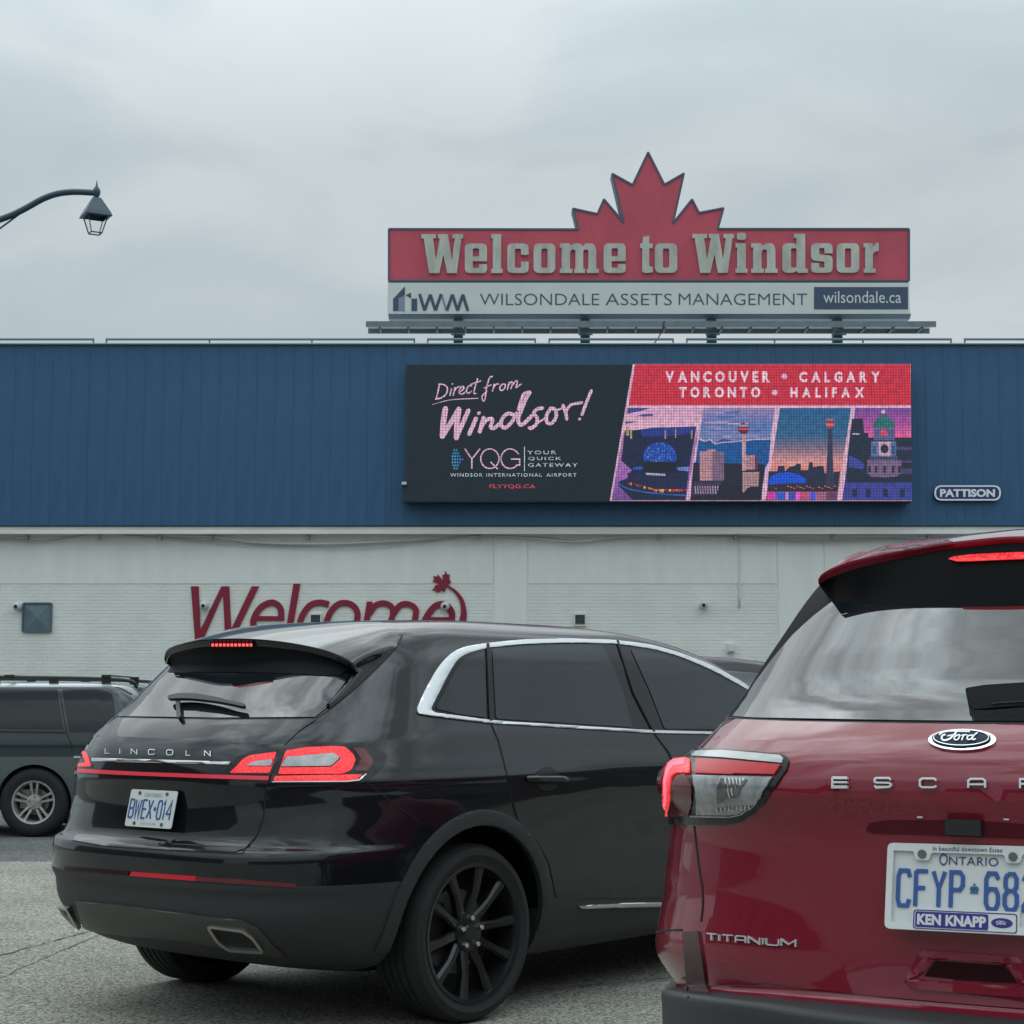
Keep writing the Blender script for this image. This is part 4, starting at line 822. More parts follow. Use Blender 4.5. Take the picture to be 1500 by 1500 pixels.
def wheel(root, x, a, zc, Rt, wd, Rr, spokes, mrim, style, sg):
    """x = outer face of the tyre; parts of the wheel are its sub-parts"""
    M = Matrix.Translation((x, a, zc)) @ Matrix.Rotation(R(-90) * -sg, 4, 'Z')    # local -Y faces outward
    if True:
        M = Matrix.Translation((x, a, zc)) @ (Matrix.Rotation(R(90), 4, 'Z') if sg > 0 else Matrix.Rotation(R(-90), 4, 'Z'))
    mb = MB(); prof = [(Rr, .012), (Rr + .004, .004), (Rr + .02, -.0), (Rr + (Rt - Rr) * .45, -.008), (Rr + (Rt - Rr) * .8, .0), (Rt - .012, .012), (Rt, .03)]
    g = wd / 5
    for k in range(1, 5): y = .03 + (wd - .06) * k / 5; prof += [(Rt, y - .006), (Rt - .008, y - .004), (Rt - .008, y + .004), (Rt, y + .006)]
    prof += [(Rt, wd - .03), (Rt - .012, wd - .012), (Rr + .02, wd), (Rr, wd - .01)]
    mb.lathe(prof, M, 72); ty = mb.build('tyre', m_tyre, None, smooth='auto')
    wh = ty; ty.parent = root; ty.name = 'wheel'
    ty.name = 'wheel'
    def sub(mb_, nm, m_, sm='auto'): o = mb_.build(nm, m_, None, smooth=sm); o.parent = wh; return o
    mb = MB(); mb.lathe([(Rr + .003, .006), (Rr + .006, .0), (Rr - .012, .004), (Rr - .022, .03), (Rr - .03, wd * .8), (Rr - .03, wd * .95)], M, 64); sub(mb, 'rim', mrim)
    mb = MB(); mb.lathe([(0, .12), (Rr * .62, .12), (Rr * .62, .135), (0, .135)], M, 40); sub(mb, 'brake_disc', m_brk)
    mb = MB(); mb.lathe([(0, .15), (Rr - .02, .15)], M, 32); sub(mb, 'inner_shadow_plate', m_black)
    mb = MB(); mb.box((0, 0, 0), (.10, .05, .19)); cal = Matrix.Translation((-Rr * .50, .115, .03)); mb.v = [tuple(M @ (cal @ Vector(v))) for v in mb.v]; sub(mb, 'brake_caliper', m_black if style != 'split' else m_brk)
    hub = MB(); hub.lathe([(0, .022), (.030, .022), (.036, .03), (.075, .034), (.082, .05), (.082, .09)], M, 32); sub(hub, 'hub', mrim)
    for k in range(spokes):
        t = 2 * math.pi * k / spokes + (.13 if style == 'blade' else math.pi / 2); c_, s_ = math.cos(t), math.sin(t)
        def pt(r_, w_, y): return M @ Vector((r_ * c_ - w_ * s_, y, r_ * s_ + w_ * c_))
        mb = MB()
        if style == 'blade':
            tw = .006 * (1 if k % 2 else -1); secs = [(.05, 0, .026, .045), (.12, 0, .020, .028), (Rr * .6, tw * .5, .017, .018), (Rr - .012, tw, .026, .012)]
        else: secs = [(.05, 0, .030, .040), (.11, 0, .034, .03), (Rr * .55, 0, .036, .022), (Rr - .01, 0, .048, .014)]
        vs = []
        for r_, of, hw, y in secs: vs += [pt(r_, of - hw, y + .012), pt(r_, of - hw * .55, y), pt(r_, of + hw * .55, y), pt(r_, of + hw, y + .012), pt(r_, of + hw * .8, y + .045), pt(r_, of - hw * .8, y + .045)]
        if style == 'split':
            vs = []; fs = []
            for sd in (-1, 1):
                n0 = len(vs)
                for r_, of, hw, y in secs: a_, b_ = (hw * .42, hw) if r_ > .1 else (0, hw); lo, hi = (a_, b_) if sd > 0 else (-b_, -a_); vs += [pt(r_, lo, y), pt(r_, hi, y), pt(r_, hi, y + .03), pt(r_, lo, y + .03)]
                for i in range(3):
                    for j in range(4): fs.append((n0 + i * 4 + j, n0 + (i + 1) * 4 + j, n0 + (i + 1) * 4 + (j + 1) % 4, n0 + i * 4 + (j + 1) % 4))
            mb.add(vs, fs)
        else: mb.add(vs, [(i * 6 + j, (i + 1) * 6 + j, (i + 1) * 6 + (j + 1) % 6, i * 6 + (j + 1) % 6) for i in range(3) for j in range(6)])
        sub(mb, 'spoke', mrim)
    for k in range(5):
        t = 2 * math.pi * k / 5 + .3; p = Vector((.060 * math.cos(t), .010, .060 * math.sin(t)))
        mb = MB(); mb.lathe([(0, 0), (.010, 0), (.0125, .004), (.0125, .03)], M @ Matrix.Translation(p), 8); sub(mb, 'lug_nut', m_lug if style == 'blade' else mrim)
    return wh
def zlist(a, b, n, extra=()):
    z = [a + (b - a) * k / n for k in range(n + 1)] + list(extra); return sorted(set(round(q, 4) for q in z))
def glyph_strokes():
    """single line capitals and digits in a 1 x 1 box"""
    return {'L': [[(0, 1), (0, 0), (1, 0)]], 'I': [[(.5, 0), (.5, 1)]], 'N': [[(0, 0), (0, 1), (1, 0), (1, 1)]], 'C': [[(1, .82), (.85, 1), (.15, 1), (0, .82), (0, .18), (.15, 0), (.85, 0), (1, .18)]],
            'O': [[(.15, 1), (.85, 1), (1, .8), (1, .2), (.85, 0), (.15, 0), (0, .2), (0, .8), (.15, 1)]], 'E': [[(1, 1), (0, 1)], [(1, .5), (0, .5)], [(0, 1), (0, 0), (1, 0)]], 'F': [[(1, 1), (0, 1)], [(.8, .52), (0, .52)], [(0, 1), (0, 0)]],
            'S': [[(1, .85), (.9, 1), (.1, 1), (0, .85), (0, .62), (.1, .52), (.9, .48), (1, .38), (1, .15), (.9, 0), (.1, 0), (0, .15)]], 'A': [[(0, 0), (0, .8), (.15, 1), (.85, 1), (1, .8), (1, 0)], [(0, .4), (1, .4)]],
            'T': [[(0, 1), (1, 1)], [(.5, 1), (.5, 0)]], 'U': [[(0, 1), (0, .15), (.12, 0), (.88, 0), (1, .15), (1, 1)]], 'M': [[(0, 0), (0, 1), (.5, .3), (1, 1), (1, 0)]], 'P': [[(0, 0), (0, 1), (.75, 1), (1, .88), (1, .62), (.75, .5), (0, .5)]],
            'Y': [[(0, 1), (.5, .5), (1, 1)], [(.5, .5), (.5, 0)]], 'B': [[(0, 0), (0, 1), (.75, 1), (.95, .88), (.95, .62), (.75, .52), (0, .52)], [(.75, .52), (1, .4), (1, .12), (.75, 0), (0, 0)]], 'W': [[(0, 1), (.2, 0), (.5, .85), (.8, 0), (1, 1)]], 'X': [[(0, 0), (1, 1)], [(0, 1), (1, 0)]],
            '0': [[(.2, 1), (.8, 1), (1, .86), (1, .14), (.8, 0), (.2, 0), (0, .14), (0, .86), (.2, 1)]], '1': [[(.1, .8), (.5, 1), (.5, 0)]], '4': [[(.8, 0), (.8, 1), (0, .3), (1, .3)]],
            '6': [[(1, .84), (.8, 1), (.2, 1), (0, .84), (0, .16), (.2, 0), (.8, 0), (1, .16), (1, .4), (.8, .56), (.2, .56), (0, .42)]], '8': [[(.25, 1), (.75, 1), (.95, .88), (.95, .64), (.75, .53), (.25, .53), (.05, .64), (.05, .88), (.25, 1)], [(.25, .53), (0, .4), (0, .14), (.22, 0), (.78, 0), (1, .14), (1, .4), (.75, .53)]],
            '2': [[(0, .82), (.2, 1), (.8, 1), (1, .85), (1, .62), (0, .12), (0, 0), (1, 0)]], 'R': [[(0, 0), (0, 1), (.75, 1), (1, .88), (1, .62), (.75, .5), (0, .5)], [(.5, .5), (1, 0)]]}
GL = glyph_strokes()
def glyph(mb, ch, x0, y0, x1, y1, w, f3, **kw):
    for i, s_ in enumerate(GL[ch]): mb.strip([(x0 + (x1 - x0) * p[0], y0 + (y1 - y0) * p[1]) for p in s_], w, f3, d=kw.get('d', 0) + i * .0002, t=kw.get('t', 0), mi=kw.get('mi', 0), cap=False)
m_chrome = mat('chrome_trim', (.75, .76, .77), .12, metal=1)
m_clad = mat('charcoal_bumper_plastic', (.028, .030, .032), .55, bump=.15, bscale=400)
m_glass = mat('tinted_glass', (.010, .015, .018), .03, spec=.85, ior=1.6)
m_sglass = mat('side_window_glass', (.010, .014, .017), .04, spec=.42, ior=1.5)
m_gasket = mat('black_gasket', (.006, .006, .007), .6)
m_plate = mat('plate_white', (.62, .64, .64), .45)
m_pblue = mat('plate_blue', (.02, .085, .30), .45)
m_screw = mat('plate_screw', (.12, .12, .11), .5, metal=.6)
def lamp_mat(nm, col, s_, base=None, **k): return mat(nm, base or tuple(c * .6 for c in col), .3, emit=col, estr=s_, coat=.15, spec=.3, **k)
m_redglow = lamp_mat('lit_red_lamp', (1.0, .045, .07), .85, base=(.30, .01, .015))
def led_grain(m, a, b, scale):
    t = m.node_tree; p = t.nodes['Principled BSDF']; tcn = t.nodes.new('ShaderNodeTexCoord'); vo = t.nodes.new('ShaderNodeTexVoronoi'); vo.inputs['Scale'].default_value = scale
    t.links.new(tcn.outputs['Object'], vo.inputs['Vector']); r_ = t.nodes.new('ShaderNodeValToRGB'); s_ = t.nodes.new('ShaderNodeSeparateColor'); t.links.new(vo.outputs['Color'], s_.inputs[0]); t.links.new(s_.outputs[0], r_.inputs[0])
    r_.color_ramp.elements[0].color = tuple(a) + (1,); r_.color_ramp.elements[1].color = tuple(b) + (1,); r_.color_ramp.elements[0].position = .2; t.links.new(r_.outputs[0], p.inputs['Emission Color'])
led_grain(m_redglow, (.82, .014, .035), (1.0, .11, .10), 260)
m_redhot = lamp_mat('lit_red_led', (1.0, .10, .10), 1.3)
m_reddim = lamp_mat('red_reflector', (.55, .02, .03), .12)
m_redmark = mat('smoked_red_marker', (.13, .018, .022), .15, spec=.3, coat=.4)
m_clear = mat('clear_lamp_lens', (.30, .31, .32), .15, coat=1, var=.4, vscale=30)
m_smoke = mat('smoked_lamp_lens', (.016, .016, .018), .15, spec=.25, coat=.2)
# ================================================================ BLACK SUV (centre left)
m_satin = mat('satin_chrome', (.72, .73, .74), .3, metal=1)
m_badge = mat('bright_badge', (.62, .63, .64), .35, metal=.35)
m_clear2 = mat('bright_clear_lens', (.50, .51, .52), .2, coat=.6, var=.25, vscale=25)
TH1 = R(41); O1 = (-1.562, 7.34)
spec1 = dict(len=4.0, z=zlist(.22, 1.60, 92, (.735, .745, .755)) + [1.61, 1.62, 1.63, 1.64, 1.65, 1.66, 1.668, 1.676, 1.683, 1.689, 1.693, 1.696, 1.698, 1.699],
  wheels=[(1.06, .450, .365), (3.91, .450, .365)], t=dict(
  ar=[(.22, .55), (.28, .28), (.34, .14), (.42, .06), (.50, .025), (.56, .02), (.60, .0), (.70, .0), (.735, .012), (.755, .055), (.80, .075), (.90, .085), (1.0, .075), (1.07, .085), (1.14, .115), (1.20, .165), (1.24, .21), (1.28, .27), (1.40, .42), (1.50, .54), (1.58, .64), (1.61, .69), (1.64, .77), (1.66, .85), (1.68, 1.0), (1.69, 1.2), (1.699, 1.5)],
  L=[(.22, .7), (.5, .75), (.75, .75), (1.0, .85), (1.2, .85), (1.3, .75), (1.5, .62), (1.6, .55), (1.68, .5), (1.699, .4)],
  n=[(.28, 2.8), (.5, 3.0), (.8, 2.9), (1.1, 2.7), (1.3, 2.8), (1.5, 3.2), (1.62, 3.2), (1.70, 2.6)],
  w=[(.22, .83), (.27, .875), (.34, .90), (.42, .925), (.60, .95), (.80, .962), (.93, .965), (1.0, .955), (1.04, .948), (1.10, .925), (1.18, .895), (1.28, .845), (1.40, .785), (1.50, .735), (1.58, .685), (1.62, .655), (1.65, .62), (1.67, .585), (1.685, .53), (1.695, .43), (1.699, .35)],
  af=[(.28, 4.7), (.5, 4.8), (.8, 4.78), (.95, 4.72), (1.02, 4.5), (1.08, 4.2), (1.14, 3.98), (1.3, 3.80), (1.42, 3.66), (1.50, 3.52), (1.58, 3.30), (1.62, 3.12), (1.65, 2.92), (1.67, 2.72), (1.69, 2.4), (1.699, 2.1)],
  Lf=[(.28, .6), (.9, .6), (1.1, .7), (1.3, .45), (1.6, .5), (1.69, .4), (1.699, .25)], nf=[(.28, 2.8), (1.2, 2.6), (1.7, 2.6)]))
def bump1(a, z):
    g = lambda x, m, s: math.exp(-((x - m) / s) ** 2)
    b = .018 * g(a, 1.06, .50) * g(z, .62, .30) + .018 * g(a, 3.91, .50) * g(z, .62, .30)
    b += -.022 * g(z, .66, .16) * g(a, 2.5, .75)                      # door hollow
    b += .010 * max(0, 1 - abs(z - 1.005) / .028) * g(a, 1.6, 1.9)     # shoulder crease
    return b
spec1['bump'] = bump1
c1 = Car(O1, TH1, spec1)
suv = thing('black_suv', 'glossy black SUV with black alloy wheels and its brake lights lit, seen from behind', 'car', (O1[0], O1[1], 0), -TH1)
m_pblack = mat('black_car_paint', (.006, .007, .010), .35, spec=.08, coat=1, coat_rough=.045)
m_gloss = mat('gloss_black_trim', (.006, .006, .009), .12, spec=.3)
m_pewter = mat('pewter_diffuser', (.080, .078, .070), .38, metal=.5)
m_blackrim = mat('gloss_black_rim', (.012, .012, .014), .3, spec=.4, coat=.15)
def split1(a, b, z):
    lim = .605 if a < .62 else (.605 - (a - .62) * 1.5 if a < .73 else .44)
    return 1 if z < lim else 0
body_object(c1, 'body', [m_pblack, m_clad, m_gasket], suv, split1)
A = lambda u, v: (60 + u / 2.6786, 880 + v / 2.6786)        # first close-up (rear)
B = lambda u, v: (500 + u / 2.4194, 880 + v / 2.4194)       # second close-up (side)
D = lambda u, v: (330 + u / 6.0, 1080 + v / 6.0)            # lamp close-up
pa = lambda P_: [A(*p) for p in P_]; pb = lambda P_: [B(*p) for p in P_]; pd = lambda P_: [D(*p) for p in P_]
def part(car, nm, loops, m_, root, mode='px', cell=7, d=.003, t=.008, smooth='auto', **k):
    return conform(car, loops, mode, cell, d, t, **k).build(nm, m_, root, local=True, smooth=smooth)
# tailgate, doors: separate panels with real gaps
seams = MB()
tg = [(300, 462), (700, 470), (1078, 468), (1010, 515), (958, 565), (930, 620), (900, 690), (880, 740), (872, 850), (845, 925), (800, 975), (760, 988), (500, 978), (250, 962), (125, 940)]
# rear glass
part(c1, 'rear_window', [pa([(300, 455), (400, 372), (505, 282), (560, 262), (900, 262), (1215, 268), (1190, 345), (1135, 410), (1075, 458), (700, 461)])], m_glass, suv, d=.004, t=.006)
seam(c1, pa([(285, 458), (500, 464), (800, 466), (1000, 465), (1080, 460), (1200, 372), (1320, 262), (1395, 180), (1418, 135)]), w=.010, mb=seams)
seam(c1, pa([(1080, 462), (1010, 510), (955, 562), (930, 618), (900, 690), (882, 745), (873, 850), (845, 925), (800, 975), (765, 992), (500, 980), (250, 962), (125, 940)]), w=.008, mb=seams)
part(c1, 'tailgate', [pa(tg + [(118, 800), (122, 700), (150, 590), (200, 530)])], m_pblack, suv, d=.004, t=.006, cell=9)
# side doors
part(c1, 'rear_door', [pb([(533, 440), (800, 456), (1102, 474), (1150, 540), (1180, 620), (1195, 800), (1195, 1052), (760, 1052), (735, 930), (690, 850), (625, 778), (608, 715), (588, 620), (558, 500)])], m_pblack, suv, d=.0035, t=.006, cell=12)
part(c1, 'front_door', [pb([(1112, 474), (1320, 478), (1640, 484), (1670, 700), (1680, 1052), (1206, 1052), (1206, 800), (1192, 620), (1162, 540)])], m_pblack, suv, d=.0035, t=.006, cell=12)
seam(c1, pb([(510, 158), (520, 300), (530, 432), (556, 500), (586, 620), (606, 715), (614, 762)]), w=.007, mb=seams)
seam(c1, pb([(965, 145), (1000, 250), (1058, 370), (1107, 470), (1156, 540), (1186, 620), (1200, 800), (1200, 1055)]), w=.007, mb=seams)
seam(c1, pa([(1255, 690), (1370, 785), (1480, 862)]), w=.006, mb=seams)
seam(c1, pa([(1215, 205), (1320, 262)]), w=.006, mb=seams)
seams.build('shut_lines', m_gasket, suv, local=True, smooth=False, kind='stuff')
# daylight opening: gasket, panes, chrome surround
part(c1, 'pillar_trim', [pb([(300, 388), (372, 245), (405, 203), (440, 184), (510, 165), (640, 152), (800, 147), (960, 150), (1100, 168), (1200, 196), (1300, 238), (1420, 300), (1600, 425), (1620, 472), (1310, 468), (1100, 462), (800, 445), (535, 429), (420, 413), (330, 400)])], m_gloss, suv, d=.003, t=.006, cell=8, rr=9)
def pane(nm, P_): part(c1, nm, [pb(P_)], m_sglass, suv, d=.0065, t=.005, cell=10, rr=5)
pane('quarter_window', [(330, 385), (392, 262), (420, 222), (452, 200), (502, 184), (508, 300), (510, 416), (420, 405)])
pane('door_window', [(532, 172), (660, 163), (800, 158), (922, 160), (962, 240), (1000, 340), (1028, 450), (800, 436), (545, 420)])
pane('door_window', [(1022, 172), (1100, 186), (1200, 212), (1300, 254), (1410, 316), (1580, 425), (1590, 462), (1310, 458), (1142, 456), (1090, 320)])
part(c1, 'chrome_surround', [pb([(1640, 440), (1430, 296), (1310, 230), (1200, 187), (1100, 158), (970, 142), (800, 137), (640, 140), (510, 153), (430, 166), (385, 188), (340, 235), (290, 325), (265, 385), (270, 402), (300, 409), (400, 421), (535, 437), (800, 453), (1100, 471), (1310, 475), (1640, 482),
      (1640, 474), (1310, 466), (1100, 461), (800, 443), (535, 427), (420, 411), (330, 399), (314, 388), (322, 368), (382, 250), (410, 208), (440, 190), (510, 170), (640, 157), (800, 151), (960, 154), (1100, 172), (1200, 200), (1300, 242), (1420, 306), (1640, 450)])], m_satin, suv, d=.009, t=.012, cell=7, edge=.002, rr=14)
for P_ in ([(515, 155), (526, 428)], [(975, 145), (1035, 330), (1104, 466)]):
    part(c1, 'window_divider', [pb([(P_[0][0] - 5, P_[0][1]), (P_[0][0] + 5, P_[0][1]), (P_[-1][0] + 5, P_[-1][1]), (P_[-1][0] - 5, P_[-1][1])])] if len(P_) == 2 else [pb([(p[0] - 4, p[1]) for p in P_] + [(p[0] + 4, p[1]) for p in P_[::-1]])], m_gasket, suv, d=.0105, t=.01, cell=30)
# door handle
part(c1, 'handle_cup', [pb(circ(728, 632, 44, 42, 20))], m_gasket, suv, d=.0045, t=.004, cell=8)
ohp = onpx(c1, .004); mb = MB(); hp_ = [ohp(*B(652, 630), .002)] + [ohp(*B(u, 626), .024) for u in (672, 700, 735, 768)] + [ohp(*B(798, 633), .002)]
mb.tube(spl([tuple(p) for p in hp_], 5), .0125, 10); mb.build('door_handle', m_pblack, suv, local=True, smooth=True)
# lower trim
arch = lambda a, r0, r1, t0, t1: [(a + r1 * math.cos(R(t0 + (t1 - t0) * k / 28)), .36 + r1 * math.sin(R(t0 + (t1 - t0) * k / 28))) for k in range(29)] + [(a + r0 * math.cos(R(t1 + (t0 - t1) * k / 28)), .36 + r0 * math.sin(R(t1 + (t0 - t1) * k / 28))) for k in range(29)]
for a in (1.06, 3.91):
    for md in ('side', 'sidel'): part(c1, 'wheel_arch_trim', [arch(a, .447, .512, -4, 184)], m_clad, suv, mode=md, d=.012, t=.03, cell=.05, edge=.004)
part(c1, 'chrome_strip', [pb([(835, 1080), (900, 1074), (1000, 1069), (1300, 1062), (1300, 1080), (1000, 1085), (850, 1090)])], m_chrome, suv, d=.012, t=.014, edge=.003)
# rear bumper pieces
part(c1, 'diffuser', [pa([(140, 1177), (300, 1190), (640, 1236), (780, 1250), (850, 1280), (905, 1340), (965, 1398), (820, 1378), (740, 1364), (560, 1330), (340, 1312), (200, 1292), (165, 1280), (158, 1240)])], m_pewter, suv, d=.010, t=.02, cell=10, edge=.003)
def exhaust(P_, w_):
    mb = conform(c1, [pa(P_)], 'px', 8, .012, .004); mb.build('exhaust_outlet', m_gasket, suv, local=True)
    mb = MB(); mb.strip([A(*p) for p in P_ + P_[:1]], w_, onpx(c1, .014), .012, .02, cap=False); mb.build('exhaust_bezel', mat('dark_chrome', (.52, .50, .46), .28, metal=1), suv, local=True, smooth='auto')
exhaust(rnd_poly([(668, 1266), (800, 1282), (838, 1308), (878, 1360), (748, 1352), (705, 1322)], 12), 3.6)
exhaust([(70, 1200), (118, 1200), (150, 1278), (112, 1272), (84, 1240)], 3.2)
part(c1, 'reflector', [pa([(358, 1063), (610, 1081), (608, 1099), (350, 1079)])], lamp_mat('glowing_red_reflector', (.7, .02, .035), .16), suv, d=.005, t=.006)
part(c1, 'reflector', [pa([(613, 1082), (800, 1094), (1000, 1110), (1000, 1125), (800, 1112), (612, 1099)])], m_redmark, suv, d=.005, t=.006)
part(c1, 'reflector', [pa([(95, 1042), (350, 1062), (346, 1078), (95, 1056)])], mat('dark_red_marker', (.020, .006, .008), .3, spec=.2), suv, d=.005, t=.006)
# light bar and lamps
part(c1, 'chrome_bar', [pa([(205, 619), (480, 626), (748, 635), (742, 646), (480, 638), (207, 632)])], m_chrome, suv, d=.012, t=.010, edge=.002)
part(c1, 'light_bar', [pa([(130, 655), (400, 668), (900, 686), (893, 712), (600, 700), (300, 688), (135, 680)])], m_smoke, suv, d=.007, t=.008)
part(c1, 'light_bar_glow', [pa([(150, 660), (400, 673), (898, 691), (894, 705), (600, 695), (300, 683), (150, 674)])], lamp_mat('dim_red_light_bar', (.75, .05, .09), .33), suv, d=.010, t=.004)
def lampset(nm, pieces):
    root_ = None
    for k, (pn, lp, m_) in enumerate(pieces):
        o = conform(c1, [lp] if not isinstance(lp[0], list) else lp, 'px', 3, .006 + .003 * k, .004 if k else .010, rr=3).build(nm if k == 0 else pn, m_, suv if k == 0 else None, local=True, smooth='auto')
        if k == 0: root_ = o
        else: o.parent = root_
lampset('tail_light', [('', pd([(452, 440), (455, 95), (600, 68), (1000, 50), (1180, 48), (1290, 82), (1425, 158), (1385, 270), (1285, 360), (1180, 415), (900, 432)]), m_smoke),
   ('marker_lens', pd([(1110, 95), (1220, 108), (1300, 220), (1245, 300), (1130, 300), (1190, 200)]), m_redmark),
   ('lit_surround', [pd([(470, 328), (535, 128), (700, 100), (950, 88), (1050, 95), (1120, 160), (1140, 210), (1105, 290), (1030, 326)]), pd([(530, 180), (950, 145), (1008, 182), (1003, 205), (930, 268), (485, 272)])], m_redglow),
   ('clear_lens', pd([(540, 186), (948, 150), (998, 184), (992, 203), (926, 262), (495, 266)]), m_clear2),
   ('lower_bar', pd([(446, 350), (1195, 340), (1150, 378), (1050, 390), (430, 390)]), m_redglow),
   ('chrome_edge', pd([(425, 393), (1050, 393), (1155, 381), (1225, 335), (1230, 342), (1165, 390), (1060, 402), (425, 402)]), m_chrome)])
lampset('tail_light', [('', pd([(35, 318), (0, 310), (40, 235), (130, 165), (260, 118), (478, 85), (385, 330), (200, 325)]), m_smoke),
   ('lit_surround', [pd([(45, 316), (110, 255), (160, 200), (220, 166), (455, 135), (395, 316)]), pd([(180, 260), (255, 218), (432, 196), (410, 262)])], m_redglow),
   ('clear_lens', pd([(190, 256), (258, 221), (426, 200), (406, 258)]), m_clear2)])
lampset('tail_light', [('', pa([(150, 572), (185, 592), (210, 655), (128, 660), (138, 610)]), m_smoke),
   ('lit_surround', pa([(154, 577), (183, 596), (204, 650), (150, 652), (152, 640), (182, 636), (170, 604), (150, 592)]), m_redglow)])
# letters across the tailgate
mb_l = onpx(c1, .006)
for ch_, u in zip('LINCOLN', (266, 315, 371, 440, 511, 583, 658)):
    v = 592 + (u - 266) * .0245; hw = {'I': 3, 'L': 8, 'N': 11, 'C': 12, 'O': 12}[ch_]; mb = MB(); x0, y0 = A(u - hw, v + 10); x1, y1 = A(u + hw, v - 9)
    glyph(mb, ch_, x0, y0, x1, y1, 1.15, mb_l, d=.003, t=.004); mb.build('chrome_letter', m_chrome, suv, local=True)
# spoiler
lipP = [(484, 222), (492, 196), (520, 178), (580, 162), (650, 152), (760, 148), (870, 152), (1000, 168), (1110, 192), (1190, 222), (1232, 250)]
glsP = [(500, 292), (540, 296), (600, 297), (680, 300), (760, 302), (860, 305), (960, 308), (1040, 311), (1110, 312), (1165, 306), (1215, 288)]
SA, SK = .43, .33
def drape(car, p, m=.006):
    q, nn, _, _ = car.bvh.find_nearest(p)
    if nn.dot(q - Vector((0, 2.2, .8))) < 0: nn = -nn
    s_ = (p - q).dot(nn); return p if s_ > m else p + nn * (m - s_)
def spoiler(car, lip, roof, low, face_h, mred, munder, root, n=5, dz=.018, soft=.02):
    """wing: top skin roof->lip, rear face, and a matt underside down to the glass"""
    lip = [Vector(p) for p in spl(lip, n)]; roof = [Vector(p) for p in spl(roof, n)]; low = [Vector(p) for p in spl(low, n)]; nL = len(lip)
    face = face_h if isinstance(face_h, list) else [p + Vector((0, .010, -face_h)) for p in lip]
    if isinstance(face_h, list): face = [Vector(p) for p in spl(face_h, n)]
    rows = []
    for j in range(9):
        t = j / 8; rows.append([drape(car, r_.lerp(p, t) + Vector((0, 0, dz * math.sin(math.pi * t))), .003 if j == 0 else .007) for r_, p in zip(roof, lip)])
    for it in range(14):
        nr = [r_[:] for r_ in rows]
        for j in range(1, 8):
            for k in range(nL):
                a_, b_ = rows[j][max(k - 1, 0)], rows[j][min(k + 1, nL - 1)]; nr[j][k] = drape(car, rows[j][k] * .4 + (rows[j - 1][k] + rows[j + 1][k] + a_ + b_) * .15 if 0 < k < nL - 1 else rows[j][k], .006)
        rows = nr
    rows.append([p.lerp(q, .3) + Vector((0, -.004, 0)) for p, q in zip(lip, face)]); rows.append(face)
    mb = MB(); mb.add([v for r_ in rows for v in r_], [(i * nL + k, i * nL + k + 1, (i + 1) * nL + k + 1, (i + 1) * nL + k) for i in range(len(rows) - 1) for k in range(nL - 1)])
    o = mb.build('roof_spoiler', mred, root, local=True, smooth='auto')
    rows = [[p + Vector((0, .002, .001)) for p in face]]
    for j in range(1, 6):
        t = j / 5; rows.append([p.lerp(q, t) + Vector((0, soft * math.sin(math.pi * t), soft * .3 * math.sin(math.pi * t))) for p, q in zip(face, low)])
    mb = MB(); mb.add([v for r_ in rows for v in r_], [(i * nL + k, i * nL + k + 1, (i + 1) * nL + k + 1, (i + 1) * nL + k) for i in range(len(rows) - 1) for k in range(nL - 1)])
    u = mb.build('underside', munder, None, local=True, smooth='auto'); u.parent = o
m_under = mat('matt_black_underside', (.004, .0045, .006), .4, spec=.12)
g_ = onpx(c1, .0); off = lambda p, k: c1.px(*A(*p)) * 1 and g_(*A(*p), k)
lip = [c1.plane_px(*A(*p), SA, SK) for p in lipP] + [off((1236, 280), .035), off((1212, 318), .022), off((1172, 368), .012), off((1120, 420), .006)]
roofc = [c1.top(max(-.60, p.x * .97), .98) for p in lip[:9]] + [off((1396, 172), .004), off((1385, 195), .004), off((1345, 238), .004), off((1290, 290), .004), off((1215, 360), .004), off((1135, 425), .004)]
lowc = [off((p[0] + .1 * (l_[0] - p[0]), p[1] + .12 * (l_[1] - p[1])), .007) for p, l_ in zip(glsP, lipP)] + [off((1200, 312), .007), off((1180, 342), .007), off((1145, 385), .006), off((1098, 432), .005)]
spoiler(c1, lip, roofc, lowc, .030, m_pblack, m_under, suv)
mb = MB(); lf_ = lambda u, v, d: c1.plane_px(u, v, SA - .006 - d, SK)
mb.loops([[A(664, 160), A(830, 158), A(830, 184), A(664, 186)]], lf_, .002, .02); mb.build('brake_light_housing', m_smoke, suv, local=True)
for row_, n_, m_, yy in ((0, 11, m_redhot, 173), (1, 11, m_redmark, 158)):
    for k in range(n_):
        u = 674 + k * 15; mb = MB(); mb.loops([[A(u - 5, yy + 6), A(u + 5, yy + 6), A(u + 5, yy - 5), A(u - 5, yy - 5)]], lf_, .006, .005); mb.build('brake_led', m_, suv, local=True)
# wiper
wf = onpx(c1, .012); mb = MB()
mb.strip([A(*p) for p in [(551, 470), (548, 440), (545, 405), (540, 398)]], 5.5, wf, .014, .02, taper=lambda s: 1.2 - .5 * s); mb.build('wiper_arm', m_black, suv, local=True)
mb = MB(); mb.strip([A(*p) for p in spl([(520, 402), (560, 398), (620, 400), (700, 412), (760, 426), (805, 436)], 4)], 6.5, wf, .024, .014, taper=lambda s: .7 + .9 * math.sin(math.pi * min(1, s * 1.2 + .1)) * .6); mb.build('wiper_blade', m_black, suv, local=True)
